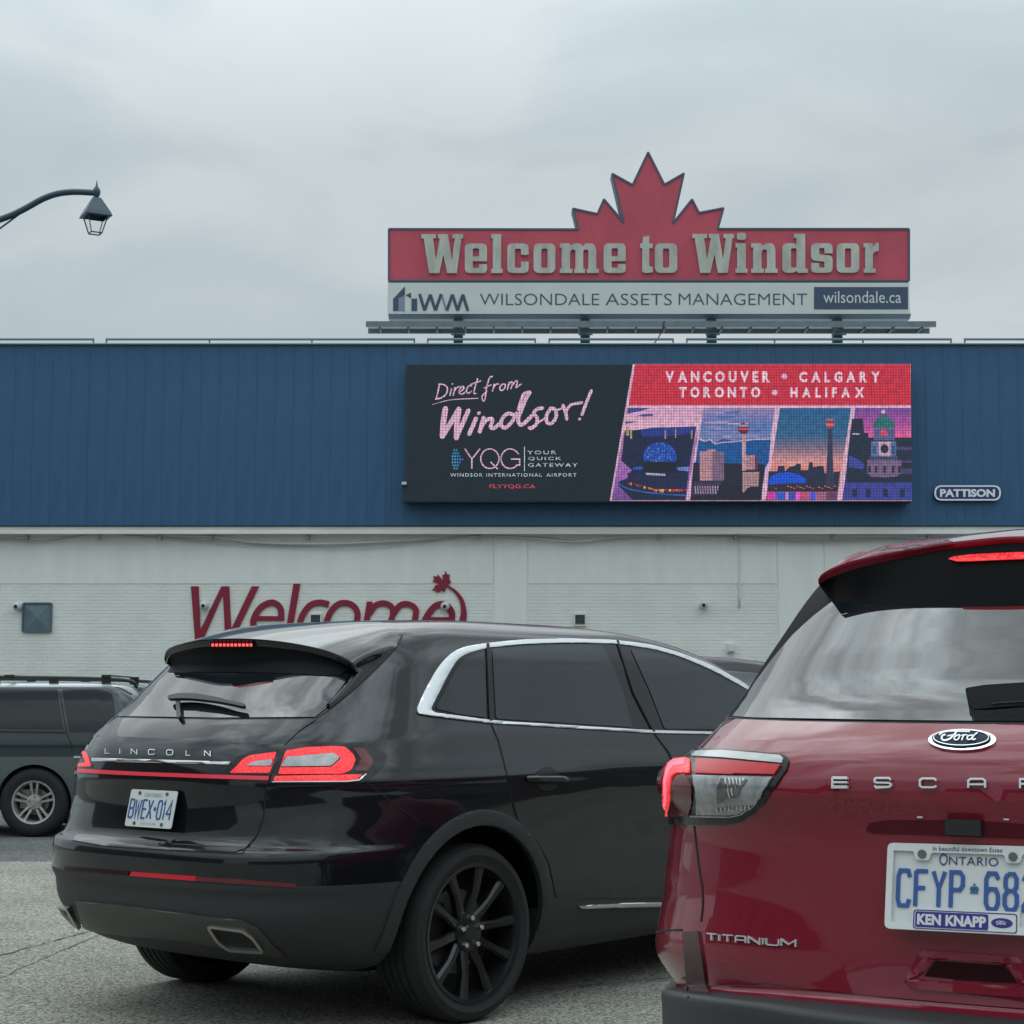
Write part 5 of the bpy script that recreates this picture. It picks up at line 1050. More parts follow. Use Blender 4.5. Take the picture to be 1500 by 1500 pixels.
# number plates
def number_plate(root, c, tilt, roll, yaw, name='number_plate'):
    Mx = Matrix.Translation(c) @ Matrix.Rotation(yaw, 4, 'Z') @ Matrix.Rotation(-tilt, 4, 'X') @ Matrix.Rotation(roll, 4, 'Y')
    f3 = lambda u, v, d: Mx @ Vector((u, -d, v))
    mb = MB(); mb.loops([rect(-.152, -.076, .152, .076, .012)], f3, .0, .003); return mb.build(name, m_plate, root, local=True), f3
def psub(mb, nm, m_, pl): o = mb.build(nm, m_, None, local=True); o.parent = pl; return o
pl, f3 = number_plate(suv, c1.rear(.07, .89) + Vector((.006, -.036, -.004)), R(12), R(0), 0)
for ch_, a, b in (('B', -.139, -.111), ('W', -.101, -.067), ('E', -.054, -.030), ('X', -.019, .009), ('0', .045, .070), ('1', .080, .098), ('4', .105, .135)):
    mb = MB(); glyph(mb, ch_, a, -.040, b, .034, .0068, f3, d=.002, t=.002); psub(mb, 'plate_character', m_pblue, pl)
mb = MB(); mb.loops([[(.021, -.008), (.034, -.008), (.036, .006), (.031, .002), (.0275, .012), (.024, .002), (.019, .006)]], f3, .002, .001); psub(mb, 'plate_crown', m_pblue, pl)
mb = MB(); text(mb, 'ONTARIO', (-.055, .047, .055, .064), f3, d=.002); psub(mb, 'province_name', mat('plate_grey_print', (.30, .33, .36), .5), pl)
mb = MB(); text(mb, 'YOURS TO DISCOVER', (-.05, -.066, .05, -.057), f3, d=.002); psub(mb, 'plate_motto', MATS['plate_grey_print'], pl)
for u, v in ((-.089, .062), (.089, .062), (-.089, -.062), (.089, -.062)):
    mb = MB(); mb.loops([circ(u, v, .007, n=10)], f3, .005, .005); psub(mb, 'plate_screw', m_screw, pl)
# roof glass edge, antenna-free; wheels
for a in (1.06, 3.91):
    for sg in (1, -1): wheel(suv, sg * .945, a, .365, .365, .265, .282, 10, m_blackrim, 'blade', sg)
mb = MB(); mb.lathe([(0, -.10), (.07, -.10), (.09, 0), (.07, .10), (0, .10)], Matrix.Translation((.0, 1.06, .34)) @ Matrix.Rotation(R(90), 4, 'Z'), 16); mb.tube([(-.75, 1.06, .34), (.75, 1.06, .34)], .04, 8); mb.build('rear_axle', m_black, suv, local=True)
# ================================================================ GREY MINIVAN (far left)
spec2 = dict(len=4.3, z=zlist(.26, 1.50, 60) + [1.506, 1.515, 1.525, 1.535, 1.542, 1.548, 1.553, 1.556, 1.558], wheels=[(1.30, .375, .345), (4.29, .375, .345)], t=dict(
  ar=[(.26, .12), (.4, .04), (.6, 0), (.75, .02), (.8, .06), (1.05, .10), (1.2, .16), (1.48, .36), (1.52, .45), (1.545, .62), (1.558, .95)],
  L=[(.26, .35), (1.0, .4), (1.5, .4), (1.658, .4)], n=[(.26, 3.5), (1.0, 3.5), (1.5, 3.5), (1.66, 3)],
  w=[(.26, .88), (.4, .955), (.7, .985), (.9, .985), (1.02, .965), (1.25, .90), (1.48, .815), (1.505, .79), (1.53, .72), (1.548, .6), (1.556, .46), (1.558, .35)],
  af=[(.26, 5.0), (.5, 5.15), (.8, 5.1), (.95, 4.9), (1.05, 4.4), (1.3, 3.9), (1.48, 3.2), (1.53, 2.9), (1.558, 2.3)], Lf=[(.26, .6), (1.1, .8), (1.658, .4)], nf=[(.2, 2.8), (1.7, 2.8)]))
hub = gnd(47, 1226); th2 = R(-90); O2 = (hub.x + 1.30, hub.y + .975)
c2 = Car(O2, th2, spec2)
van = thing('grey_minivan', 'dark grey minivan with silver lower sides and roof rails crossing at the left', 'van', (O2[0], O2[1], 0), -th2)
m_vand = mat('dark_grey_car_paint', lin(46, 58, 60), .3, spec=.1, coat=1, var=.05); m_vans = mat('silver_grey_car_paint', lin(84, 94, 92), .35, coat=.6); m_vanr = mat('pale_roof_paint', lin(190, 198, 200), .3, coat=1)
body_object(c2, 'body', [m_vand, m_vans, m_vanr, m_gasket], van, lambda a, b, z: 1 if z < .80 else (2 if z > 1.505 else 0))
vs_ = MB()
sl_ = lambda P_: [[(a, z) for a, z in P_]]
for nm, P_ in (('rear_quarter_window', [(.46, 1.04), (.96, 1.045), (1.08, 1.49), (.66, 1.48), (.56, 1.42)]), ('sliding_door_window', [(1.02, 1.07), (2.25, 1.08), (2.35, 1.485), (1.13, 1.49)]), ('front_door_window', [(2.36, 1.08), (3.60, 1.06), (3.25, 1.38), (3.0, 1.47), (2.46, 1.485)])):
    part(c2, nm, sl_(P_), m_sglass, van, mode='sidel', cell=.09, d=.004, t=.006)
m_vline = [(1.39, 1.03), (1.33, .9)]
for P_ in ([(1.11, 1.50), (.99, 1.06), (.93, .92), (.92, .84)], [(2.40, 1.50), (2.30, 1.06), (2.30, .3)]):
    F_ = MB(); q = [c2.side(a, z, -1) for a, z in spl(P_, 6)]
    vsx = []
    for p in q: vsx += [p + Vector((-.004, -.005, 0)), p + Vector((-.004, .005, 0))]
    F_.add(vsx, [(2 * i, 2 * i + 1, 2 * i + 3, 2 * i + 2) for i in range(len(q) - 1)]); F_.build('shut_line', m_gasket, van, local=True)
part(c2, 'sliding_door_track', sl_([(.99, 1.03), (2.3, 1.045), (2.3, 1.065), (.99, 1.05)]), m_gasket, van, mode='sidel', cell=.2, d=.004, t=.006)
part(c2, 'bump_strip', sl_([(.35, .785), (.90, .785), (.90, .805), (.35, .805)]), m_vanr, van, mode='sidel', cell=.2, d=.010, t=.012)
for sg in (-1, 1):
    mb = MB(); mb.tube(spl([(sg * .66, .34, 1.50), (sg * .68, .52, 1.575), (sg * .68, 1.6, 1.60), (sg * .68, 2.6, 1.60), (sg * .66, 2.8, 1.55)], 6), .019, 8); mb.build('roof_rail', m_black, van, local=True, smooth='auto')
    for a in (.66, 1.2, 1.8, 2.6): mb = MB(); mb.box((sg * .68, a, 1.565), (.035, .09, .06)); mb.build('rail_foot', m_black, van, local=True)
for a in (.66, 1.66):
    mb = MB(); mb.box((0, a, 1.618), (1.36, .05, .014)); mb.build('roof_crossbar', m_black, van, local=True)
    for sg in (-1, 1): mb = MB(); mb.box((sg * .68, a, 1.61), (.06, .09, .03)); mb.build('crossbar_clamp', m_black, van, local=True)
m_alloy = mat('aged_alloy_rim', (.52, .51, .48), .38, metal=.7, var=.2, vscale=20)
for a in (1.30, 4.29):
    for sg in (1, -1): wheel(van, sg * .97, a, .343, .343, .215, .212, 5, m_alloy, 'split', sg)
part(c2, 'tail_light', [[(.10, .82), (.22, .82), (.26, 1.1), (.16, 1.12)]], m_redmark, van, mode='sidel', cell=.1, d=.006, t=.008, mirror=True)
# ================================================================ DARK CAR half hidden beyond the black SUV
import copy
spec3 = copy.copy(spec1); spec3['bump'] = lambda a, z: 0; spec3['z'] = zlist(.28, 1.60, 40) + [1.62, 1.64, 1.66, 1.676, 1.689, 1.696, 1.699]
cc = at(935, 961, 14.0); th3 = R(72); H3 = Vector((math.sin(th3), math.cos(th3), 0)); O3 = Vector((cc.x, 14.0, 0)) - H3 * 2.0
c3 = Car((O3.x, O3.y), th3, spec3)
dk = thing('dark_car', 'dark car almost hidden behind the black SUV, only its roof corner showing', 'car', (O3.x, O3.y, 0), -th3)
body_object(c3, 'body', [mat('charcoal_car_paint', (.010, .012, .016), .4, spec=.2, coat=.35), m_gasket], dk)
for md in ('side', 'sidel'): part(c3, 'side_window', [[(1.0, 1.28), (3.45, 1.20), (3.30, 1.40), (3.0, 1.53), (2.4, 1.57), (1.3, 1.56)]], m_glass, dk, mode=md, cell=.12, d=.004, t=.006)
part(c3, 'windscreen', [[(-.55, 1.24), (.55, 1.24), (.48, 1.54), (-.48, 1.54)]], m_glass, dk, mode=lambda b, z: c3.hit(Vector((b, 8, z)), Vector((0, -1, 0))), cell=.12, d=.004, t=.006)
mb = MB(); mb.add([(-.03, 1.9, 1.69), (.03, 1.9, 1.69), (.02, 2.12, 1.70), (-.02, 2.12, 1.70), (-.008, 1.92, 1.79), (.008, 1.92, 1.79)], [(0, 1, 5, 4), (1, 2, 5), (3, 0, 4), (2, 3, 4, 5)]); mb.build('roof_antenna', m_black, dk, local=True)
for a in (1.06, 3.91):
    for sg in (1, -1): wheel(dk, sg * .945, a, .365, .365, .265, .25, 5, m_alloy, 'split', sg)
# ================================================================ RED SUV (right foreground)
TH4 = R(29); O4 = (.871, 3.497)
def zw4(a, z):
    k = 1 if z < .78 else max(0, 1 - (z - .78) / .25); k = k * k * (3 - 2 * k); return -.15 * k * min(max(a, 0), .45)
spec4 = dict(zw=zw4, len=3.9, z=zlist(.30, 1.60, 84, (.695, .698, .702, .706, .709, .712, .716, .72, .73, 1.272, 1.278)) + [1.61, 1.62, 1.635, 1.65, 1.665, 1.68, 1.692, 1.704, 1.714, 1.720, 1.725, 1.728],
  wheels=[(.98, .40, .35), (3.69, .40, .35)], t=dict(
  ar=[(.30, .12), (.40, .0), (.50, -.05), (.60, -.075), (.690, -.075), (.702, -.06), (.712, .02), (.73, .04), (.85, .05), (1.0, .05), (1.08, .04), (1.12, .02), (1.18, .035), (1.22, .07), (1.25, .115), (1.27, .15), (1.30, .20), (1.45, .37), (1.55, .48), (1.62, .58), (1.665, .70), (1.695, .85), (1.72, 1.1), (1.728, 1.4)],
  L=[(.30, 1.0), (.7, 1.05), (.8, .78), (.9, .86), (1.05, .86), (1.13, .74), (1.2, .86), (1.3, .80), (1.5, .70), (1.6, .62), (1.69, .45)],
  n=[(.30, 2.5), (.7, 2.5), (.8, 2.4), (1.0, 2.35), (1.13, 2.45), (1.3, 2.5), (1.5, 2.7), (1.69, 2.8)],
  w=[(.30, .80), (.40, .88), (.6, .90), (.69, .905), (.75, .925), (.85, .93), (1.0, .91), (1.08, .895), (1.14, .875), (1.19, .83), (1.25, .785), (1.3, .76), (1.4, .715), (1.5, .665), (1.58, .625), (1.62, .60), (1.66, .57), (1.69, .52), (1.715, .43), (1.728, .34)],
  af=[(.30, 4.5), (.6, 4.6), (.85, 4.55), (1.0, 4.2), (1.1, 3.7), (1.3, 3.4), (1.5, 3.1), (1.6, 2.8), (1.69, 2.4), (1.728, 2.0)], Lf=[(.30, .6), (1.0, .7), (1.3, .45), (1.69, .35)], nf=[(.2, 2.8), (1.7, 2.6)]))
c4 = Car(O4, TH4, spec4)
rsv = thing('red_suv', 'dark red SUV with chrome lettering and a framed licence plate, closest car at the right', 'car', (O4[0], O4[1], 0), -TH4)
m_pred = mat('dark_red_car_paint', (.205, .010, .026), .32, spec=.1, coat=1, coat_rough=.02)
body_object(c4, 'body', [m_pred, m_clad, mat('black_pillar_trim', (.005, .005, .008), .5, spec=.03), m_gasket], rsv, lambda a, b, z: 1 if (z - zw4(a, .7) < .7125 and a < 1.2) or z < .40 else (2 if 1.2755 < z < 1.612 and a < 3.0 else 0))
def EZ(x0, y0, s): return lambda u, v: (x0 + u / s, y0 + v / s)
E3, E4, E6, E7, E8, E9, E10, E11 = EZ(940, 760, 2.6786), EZ(900, 1100, 2.5), EZ(1150, 760, 4.286), EZ(960, 1090, 6.818), EZ(940, 1280, 5), EZ(1300, 980, 7.5), EZ(1280, 1180, 4.6875), EZ(960, 930, 6.25)
def bz(Z, P_): return [(q.x, q.z) for q in (c4.px(*Z(*p)) for p in P_)]
def sym(pts): pts = [p for p in pts if p[0] < -.004]; return pts + [(-p[0], p[1]) for p in pts[::-1]]
def part4(nm, loops, m_, mirror=False, **k):
    k.setdefault('cell', 7); o = part(c4, nm, loops, m_, rsv, **k)
    if mirror:
        me = o.data.copy(); o2 = bpy.data.objects.new(nm, me); COL.objects.link(o2); o2.parent = rsv
        me.transform(Matrix.Scale(-1, 4, (1, 0, 0))); me.flip_normals()
    return o
# rear glass: left edge and sill traced, mirrored
gl = bz(E3, [(1290, 800), (1000, 797), (700, 791), (450, 786), (358, 779), (400, 722), (450, 646), (520, 552), (600, 458), (680, 385), (745, 335), (820, 290)])
gl = gl + [(-.30, 1.585)]
part4('rear_window', [sym(gl)], m_glass, mode='rear', cell=.03, d=.005, t=.007)
sm = MB()
seam(c4, [E11(690, 762), E11(1000, 780), E11(1500, 800), E3(1000, 800), E3(1300, 803), E3(1500, 805)], w=.011, mb=sm, mirror=False)
seam(c4, [E11(672, 738), E11(600, 850), E11(520, 950), E11(430, 1050), E11(345, 1112)], w=.007, mb=sm, mirror=True)
seam(c4, [E4(293, 275), E4(300, 340), E4(310, 420), E4(322, 500), E4(325, 560), E4(318, 625)], w=.007, mb=sm, mirror=True)
seam(c4, [E10(350, 988), E10(600, 1000), E10(870, 1020), E10(965, 1085), E10(1030, 1180)], w=.0025, mb=sm, mirror=False)
sm.build('shut_lines', m_gasket, rsv, local=True, kind='stuff')
part4('tailgate', [bz(E4, [(330, 560), (322, 500), (312, 420), (306, 340), (302, 285), (440, 268), (560, 230), (640, 60), (600, 15), (250, 0)])[:0] + sym(bz(E3, [(1290, 812), (900, 806), (600, 800), (372, 790)]) + bz(E11, [(610, 860), (532, 955), (450, 1045)]) + bz(E7, [(470, 120), (420, 300), (450, 800)]) + bz(E4, [(312, 340), (322, 420), (334, 500), (337, 600), (345, 760), (350, 860)]) + [(-.45, .725), (-.2, .725)])], m_pred, mode='rear', cell=.035, d=.004, t=.006)
# tail lamps, mirrored to the far side
def lamp4(nm, pieces):
    root_ = None
    for k, (pn, lp, m_, dd) in enumerate(pieces):
        mb = conform(c4, [[E7(*p) for p in l_] for l_ in lp], 'px', 4, dd, .012 if k == 0 else .004)
        for side_ in (0, 1):
            q = MB(); q.v = list(mb.v) if side_ == 0 else [(-v[0], v[1], v[2]) for v in mb.v]; q.f = list(mb.f) if side_ == 0 else [tuple(reversed(f)) for f in mb.f]; q.m = list(mb.m); q.c = list(mb.c)
            o = q.build(nm if k == 0 else pn, m_, None, local=True, smooth='auto')
            if k == 0: o.parent = rsv; roots[side_] = o
            else: o.parent = roots[side_]
roots = {}
fan = [('reflector_rib', [[(740 + k * 36, 368), (752 + k * 36, 368), (800 + k * 26, 505 - k * 22), (788 + k * 26, 505 - k * 22)]], m_chrome, .0165) for k in range(6)]
teeth = [('reflector_rib', [[(656 + k * 40, 592 - k * 3), (664 + k * 40, 592 - k * 3), (676 + k * 38, 640 - k * 4), (668 + k * 38, 640 - k * 4)]], m_chrome, .0165) for k in range(9)]
lamp4('tail_light', [('', [[(62, 300), (75, 225), (105, 172), (165, 135), (340, 92), (430, 66), (700, 74), (1000, 96), (1280, 122), (1335, 150), (1350, 195), (1325, 275), (1200, 450), (1000, 685), (880, 768), (790, 795), (500, 803), (120, 800), (75, 770), (58, 500)]], m_smoke, .008),
  ('upper_lens', [[(380, 100), (700, 92), (1270, 140), (1300, 170), (1285, 212), (700, 165), (385, 150)]], mat('bright_lamp_lens', (.42, .44, .45), .12, coat=1), .011),
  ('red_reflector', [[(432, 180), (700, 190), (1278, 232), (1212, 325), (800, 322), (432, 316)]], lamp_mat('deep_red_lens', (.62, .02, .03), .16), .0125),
  ('clear_lens', [[(405, 336), (1200, 345), (1100, 480), (960, 610), (860, 675), (780, 692), (450, 688), (442, 560), (440, 450)]], m_clear, .0125),
  ('reflector_bowl', [[(700, 370), (960, 378), (850, 505), (760, 515), (655, 560), (660, 450)]], mat('lamp_bowl', (.20, .20, .21), .25, metal=.6, var=.3, vscale=40), .0150),
  ('side_lens', [[(205, 400), (250, 345), (330, 330), (402, 420), (392, 600), (372, 700), (170, 735)]], m_redmark, .0125),
  ('side_marker', [[(62, 760), (57, 500), (76, 250), (106, 185), (138, 200), (112, 350), (98, 600), (86, 780)]], m_redmark, .0125),
  ('lit_guide', [[(150, 225), (190, 190), (330, 178), (372, 190), (376, 315), (240, 320), (205, 350), (186, 450), (172, 640), (150, 740), (115, 785), (96, 785), (112, 600), (136, 330)]], m_redglow, .0145),
  ('lit_core', [[(172, 240), (215, 205), (325, 195), (325, 250), (220, 265), (178, 320), (158, 480), (140, 640), (126, 640), (140, 480), (150, 320)]], lamp_mat('bright_red_guide', (1.0, .14, .20), 1.2), .0165),
  ('chrome_edge', [[(400, 690), (780, 700), (870, 680), (965, 612), (1080, 500), (1088, 508), (972, 622), (878, 692), (785, 712), (400, 704)]], m_clear, .0150)] + fan + teeth)
# lettering
on4 = onpx(c4, .006)
for ch_, a, b in zip('ESCAPE', (809, 962, 1126, 1302, 1490, 1690), (863, 1020, 1186, 1363, 1556, 1760)):
    v0 = 103 + (a - 809) * .008; mb = MB(); x0, y0 = E4(a, v0 + 32); x1, y1 = E4(b, v0 + 2); glyph(mb, ch_, x0, y0, x1, y1, 2.7, on4, d=.008, t=.008); mb.build('chrome_letter', m_badge, rsv, local=True, smooth=False)
for ch_, a, b in zip('TITANIUM', (503, 588, 616, 712, 806, 905, 934, 1044), (572, 598, 690, 784, 886, 916, 1024, 1146)):
    sl4 = .073; mb = MB(); va = 440 + (a - 500) * sl4; vb = 440 + (b - 500) * sl4
    f_ = lambda u, v, d, a=a, b=b, va=va: on4(*E8(u, v + (u - a) * sl4), d)
    glyph(mb, ch_, a, va + 47, b, va, 9.5, f_, d=.005, t=.005); mb.build('badge_letter', m_badge, rsv, local=True)
F9 = lambda u, v, d: on4(*E9(u, v + (u - 830) * -.02), d)
mb = conform(c4, [[E9(*p) for p in circ(830, 812, 372, 112, 40)]], 'px', 5, .009, .010); ov = mb.build('oval_badge', m_chrome, rsv, local=True, smooth='auto')
mb = conform(c4, [[E9(*p) for p in circ(822, 806, 322, 92, 36)]], 'px', 5, .0115, .003); psub(mb, 'badge_field', mat('badge_navy', (.010, .018, .045), .4, spec=.15), ov)
mb = MB(); mb.strip([(p[0], p[1]) for p in circ(822, 806, 300, 82, 40)] + [(1122, 806)], 7, lambda u, v, d: on4(*E9(u, v), d), .0065, .001, cap=False); psub(mb, 'badge_ring', m_chrome, ov)
m_scr = mat('badge_script_white', (.75, .77, .78), .25, metal=.3)
def ford(f3, parent, w):
    mb = MB(); k = 0
    for s_, ww in (([(585, 778), (620, 752), (700, 740), (800, 742), (912, 745)], 1.0), ([(772, 746), (735, 790), (690, 825), (640, 838), (612, 822), (615, 795), (645, 782)], 1.1), ([(672, 796), (720, 786), (762, 782)], .7), ([(795, 785), (758, 800), (748, 826), (775, 835), (800, 815), (803, 790), (795, 785)], .8), ([(803, 798), (845, 785)], .5), ([(850, 786), (832, 835)], .9), ([(838, 812), (862, 788), (888, 790)], .7), ([(945, 792), (905, 798), (888, 820), (905, 835), (935, 825), (958, 798)], .8), ([(1000, 765), (968, 790), (945, 825), (958, 838), (980, 828)], .8)):
        mb.strip(spl(s_, 5), w * ww, f3, .007 + .0002 * k, .001); k += 1
    return mb
psub(ford(lambda u, v, d: on4(*E9(u, v), d), ov, 17), 'badge_script', m_scr, ov)
# dark panel painting the shade under the plate ledge, camera, lights
def ledge_shade_loop():
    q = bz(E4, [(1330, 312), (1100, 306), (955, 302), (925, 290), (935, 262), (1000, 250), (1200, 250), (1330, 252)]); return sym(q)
part4('plate_ledge_shade', [ledge_shade_loop()], mat('ledge_shade_maroon', (.085, .006, .014), .4, spec=.2), mode='rear', cell=.03, d=.0055, t=.006)
mb = MB(); p = c4.px(*E4(1272, 285)); mb.box((0, p.y - .004, p.z + .004), (.070, .04, .030)); o = mb.build('reversing_camera', m_black, rsv, local=True)
for u, v in ((325, 78), (917, 93)):
    p = c4.px(*E10(u, v)); mb = MB(); mb.box((p.x, p.y - .008, p.z), (.010, .004, .003)); mb.build('plate_lamp', m_plate, rsv, local=True)
# plate with dealer frame
pl, f3 = number_plate(rsv, c4.rear(0, .95) + Vector((.004, -.022, -.002)), R(14), R(-.6), 0)
for ch_, c_ in (('C', -.126), ('F', -.0905), ('Y', -.056), ('P', -.0205), ('6', .0480), ('8', .0840), ('2', .1200)):
    mb = MB(); glyph(mb, ch_, c_ - .0115, -.0385, c_ + .0115, .0300, .0078, f3, d=.003, t=.003); psub(mb, 'plate_character', m_pblue, pl)
mb = MB(); cx_ = .0135
mb.loops([[(cx_ - .008, -.010), (cx_ + .008, -.010), (cx_ + .007, -.006), (cx_ - .007, -.006)]], f3, .002, .001)
for a_, b_ in ((-.0065, .0035), (0, .0025), (.0065, .0035)): mb.loops([circ(cx_ + a_ * .75, -.001, b_ * 1.15, .0048, 10)], f3, .0021, .001)
mb.strip([(cx_, .002), (cx_, .010)], .0016, f3, .0023, .001, cap=False); mb.strip([(cx_ - .0028, .0068), (cx_ + .0028, .0068)], .0016, f3, .0025, .001, cap=False); psub(mb, 'plate_crown', mat('crown_blue', (.03, .12, .25), .5), pl)
m_pdark = mat('plate_dark_print', (.02, .05, .14), .5)
mb = MB(); text(mb, 'O', (-.0570, .0425, -.0400, .0655), f3, d=.002); text(mb, 'NTARIO', (-.0375, .0440, .0590, .0605), f3, d=.002, space=1.05); psub(mb, 'province_name', m_pdark, pl)
mb = MB()
fr_in = rnd_poly([(-.1475, -.072), (-.106, -.072), (-.106, -.043), (.103, -.043), (.103, -.072), (.1475, -.072), (.1475, .068), (.106, .068, .006), (.103, .050, .010), (.075, .050, .010), (.072, .066, .006), (-.072, .066, .006), (-.075, .050, .010), (-.103, .050, .010), (-.106, .068, .006), (-.1475, .068)], 0)
mb.loops([rect(-.160, -.086, .160, .083, .012), fr_in], f3, .009, .009); fr = psub(mb, 'plate_frame', mat('frame_white_plastic', (.66, .67, .67), .35), pl)
mb = MB(); text(mb, 'In beautiful downtown Essex', (-.068, .0695, .069, .0785), f3, d=.0098, bold=.01, space=1.1); psub(mb, 'frame_slogan', m_pdark, pl)
mb = MB(); m_dnavy = mat('dealer_navy', (.022, .016, .22), .4); mb.loops([rect(-.1025, -.0835, .099, -.0465, .006), rect(-.1005, -.0818, .097, -.0483, .005)[::-1]], f3, .0098, .001); mb.loops([rect(-.0985, -.0800, .0440, -.0500, .004)], f3, .0099, .001); psub(mb, 'dealer_panel', m_dnavy, pl)
mb = MB(); text(mb, 'KEN', (-.0945, -.0755, -.0475, -.0545), f3, d=.0106, t=.0006, bold=.045); text(mb, 'KNAPP', (-.0385, -.0755, .0400, -.0545), f3, d=.0106, t=.0006, bold=.045); psub(mb, 'dealer_name', m_plate, pl)
mb = MB(); mb.loops([circ(.0700, -.0650, .0205, .0095, 24)], f3, .0099, .001); psub(mb, 'dealer_oval', m_dnavy, pl)
fs = lambda u, v, d: f3(.0700 + (u - 815) / 21500, -.0650 - (v - 790) / 15000, d + .0035); psub(ford(fs, pl, 20), 'dealer_oval_script', m_plate, pl)
for u, v in ((-.089, .062), (.089, .062)):
    mb = MB(); mb.loops([circ(u, v, .0085, n=14)], f3, .013, .006); sc = psub(mb, 'plate_screw', m_screw, pl)
# grab handle in the bumper edge of the tailgate
hb = sym(bz(E10, [(680, 1290), (500, 1280), (262, 1258), (215, 1205), (260, 1120), (305, 1030), (352, 992), (500, 998), (680, 1005)]))
hi = sym(bz(E10, [(680, 1222), (480, 1205), (300, 1188), (360, 1140), (425, 1060), (500, 1055), (680, 1062)]))
part4('handle_bezel', [hb, hi[::-1]], m_pred, mode='rear', cell=.02, d=.011, t=.012, edge=.004)
hr = sym(bz(E10, [(680, 1200), (520, 1190), (350, 1172), (385, 1120), (430, 1064), (680, 1068)])); part4('handle_recess_shade', [hr], mat('recess_shade_red', (.022, .003, .005), .5, spec=.1), mode='rear', cell=.03, d=.0055, t=.002)  # dark floor painting the shade inside the grab handle recess
# bumper corner
part4('bumper_corner_panel', [[E8(*p) for p in ((312, 428), (425, 422), (494, 885), (348, 872))]], mat('bumper_corner_grey', (.085, .040, .044), .5), d=.006, t=.008, mirror=True)
sm = MB(); seam(c4, [E8(110, 428), E8(180, 414), E8(296, 412)], w=.006, mb=sm, mirror=True); seam(c4, [E8(303, 430), E8(322, 650), E8(342, 905)], w=.006, mb=sm, mirror=True); sm.build('corner_lines', m_gasket, rsv, local=True, kind='stuff')
# spoiler
SA4, SK4 = .45, .36
pp = lambda P_, a=SA4: [c4.plane_px(*E6(*p), a, SK4) for p in P_]
lipL = pp([(212, 372), (232, 346), (290, 313), (400, 270), (550, 235), (750, 195), (950, 158), (1150, 134)]); faceL = pp([(210, 412), (240, 393), (320, 355), (460, 310), (640, 268), (860, 222), (1050, 190), (1200, 174)], SA4 + .012)
lowL = [on4(*E6(*p), -.010) for p in [(246, 462), (268, 490), (306, 512), (400, 542), (495, 564), (640, 582), (820, 588), (1100, 586)]]
roofL = [c4.top(p.x * .93, 1.0) for p in lipL]
def msym(L_): L_ = [Vector(p) for p in L_]; return L_ + [Vector((0, L_[-1].y - .003, L_[-1].z + .004))] + [Vector((-p.x, p.y, p.z)) for p in L_[::-1]]
spoiler(c4, msym(lipL), msym(roofL), msym(lowL), msym(faceL), m_pred, m_under, rsv, n=4, dz=.030, soft=.0)
bf = lambda u, v, d: c4.plane_px(u, v, SA4 + .016 - d, SK4)
bl_ = [(q.x, q.z) for q in (c4.plane_px(*E6(*p), SA4 + .016, SK4) for p in ((1042, 256), (1075, 240), (1180, 228), (1330, 220), (1420, 216), (1420, 256), (1330, 262), (1180, 268), (1090, 270)))]
ls = [p for p in bl_ if p[0] < 0]; ls = [p for p in ls if p[1] > 0]
top_ = [p for i, p in enumerate(bl_) if i in (0, 1, 2, 3, 4) and p[0] < -.01]; bot_ = [p for i, p in enumerate(bl_) if i in (5, 6, 7, 8) and p[0] < -.01]
polyb = top_ + [(-p[0], p[1]) for p in top_[::-1]] + [(-p[0], p[1]) for p in bot_[::-1]] + bot_
mb = MB(); mb.loops([polyb], lambda u, v, d: Vector((u, SA4 - .004 - d + SK4 * u * u, v)), .004, .03); mb.build('high_brake_light', m_redglow, rsv, local=True)
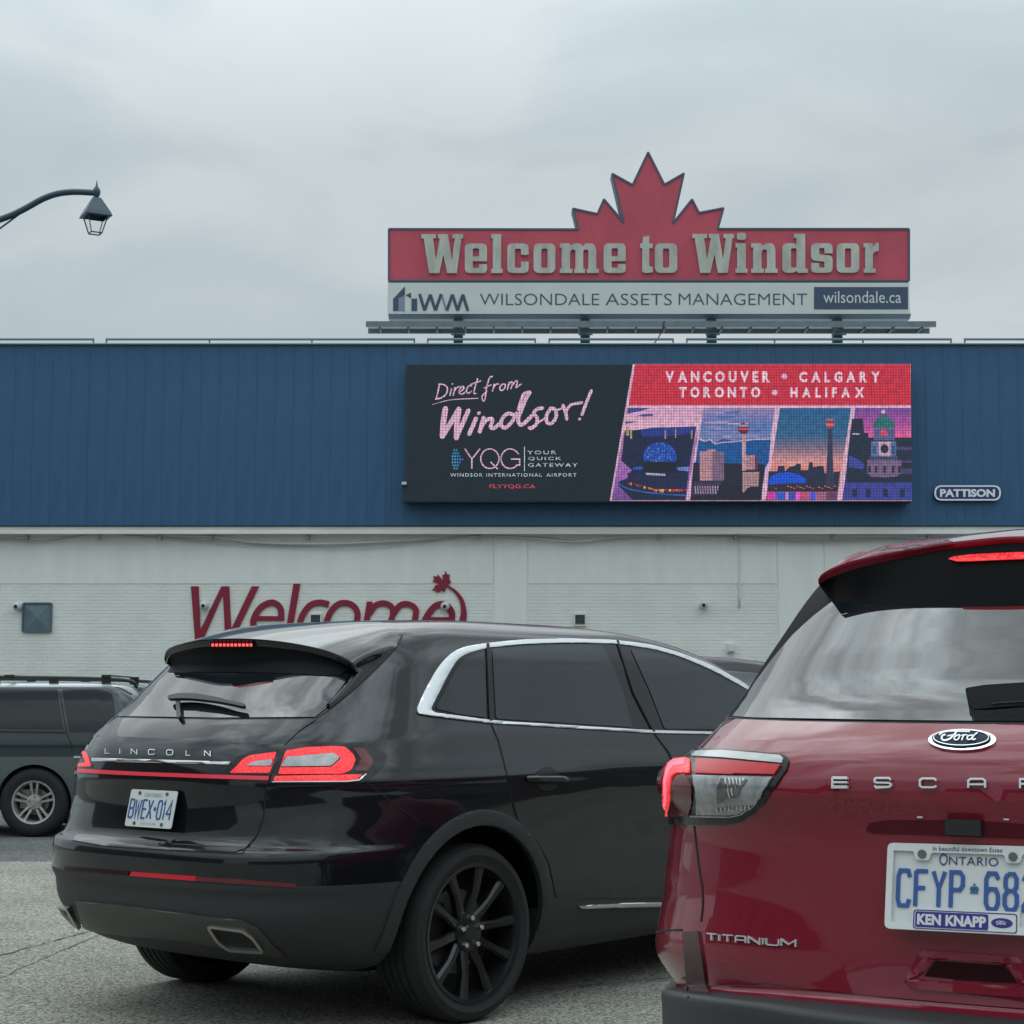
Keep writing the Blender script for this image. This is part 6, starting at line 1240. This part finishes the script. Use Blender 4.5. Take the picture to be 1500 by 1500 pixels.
# rear wiper
wf4 = onpx(c4, .02)
wp = lambda a: (lambda u, v, d: c4.plane_px(*E9(u, v), a - d))
mb = MB(); mb.loops([[(930, 465), (1500, 420), (2100, 430), (2080, 600), (985, 598)]], wp(.15), .0, .05); mb.build('wiper_mount', m_black, rsv, local=True, smooth=False)
mb = MB(); mb.loops([rnd_poly([(850, 208, 30), (1070, 172, 20), (1500, 145), (2100, 120), (2600, 125), (2620, 210), (2100, 330), (1500, 440), (925, 470), (922, 412), (888, 396, 30)], 0)], wp(.19), .0, .02); mb.loops([rnd_poly([(870, 222, 30), (1070, 190, 20), (1500, 163), (2100, 138), (2580, 140), (2600, 200), (2100, 300), (1500, 400), (950, 440), (905, 390, 30)], 0)], wp(.19), .010, .010); mb.build('wiper_arm', m_black, rsv, local=True, smooth=False)
wf4 = lambda u, v, d: c4.plane_px(u, v, .19 - d)
mb = MB(); mb.strip([E9(*p) for p in ((1140, 376), (1260, 366), (1500, 352), (1900, 335))], 1.6, wf4, .016, .006, cap=False); mb.build('wiper_blade', m_dkmetal, rsv, local=True)  # thin sliver laid on as a painted highlight along the wiper blade
for a in (.98, 3.69):
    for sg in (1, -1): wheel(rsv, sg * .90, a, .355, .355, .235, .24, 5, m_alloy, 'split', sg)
# ================================================================ unseen brick buildings added for their dark reflections in paint and glass
m_bk = mat('brown_brick', (.10, .07, .055), .85, var=.3, vscale=3, bump=.4, bscale=15)
def block(label, x, y, rot, ln, h):
    ob = thing('added_brick_building', label, 'building', (x, y, 0), rot)
    mb = MB(); mb.box((0, 6, h / 2), (ln, 12, h)); mb.build('wall', m_bk, ob, local=True)
    mb = MB(); mb.box((0, 5.9, h + .15), (ln + .5, 12.4, .3)); mb.build('cornice', m_trimw, ob, local=True)
    for r_ in range(2):
        for k in range(int(ln / 4.5)):
            x_ = -ln / 2 + 2.6 + k * 4.5; mb = MB(); mb.loops([rect(x_ - 1, 1.2 + r_ * 3.6, x_ + 1, 3.4 + r_ * 3.6)], lambda u, v, d: (u, -d, v), .03, .03); mb.build('window', m_glass, ob, local=True)
block('long unseen brown brick building added behind the viewer for dark reflections', -4, -36, math.pi, 70, 8.5)
block('unseen brown brick building added past the right edge for dark reflections', 34, 9, -math.pi / 2, 36, 9.5)
block('unseen brown brick building added past the left edge for dark reflections', -34, 4, math.pi / 2, 34, 9.5)
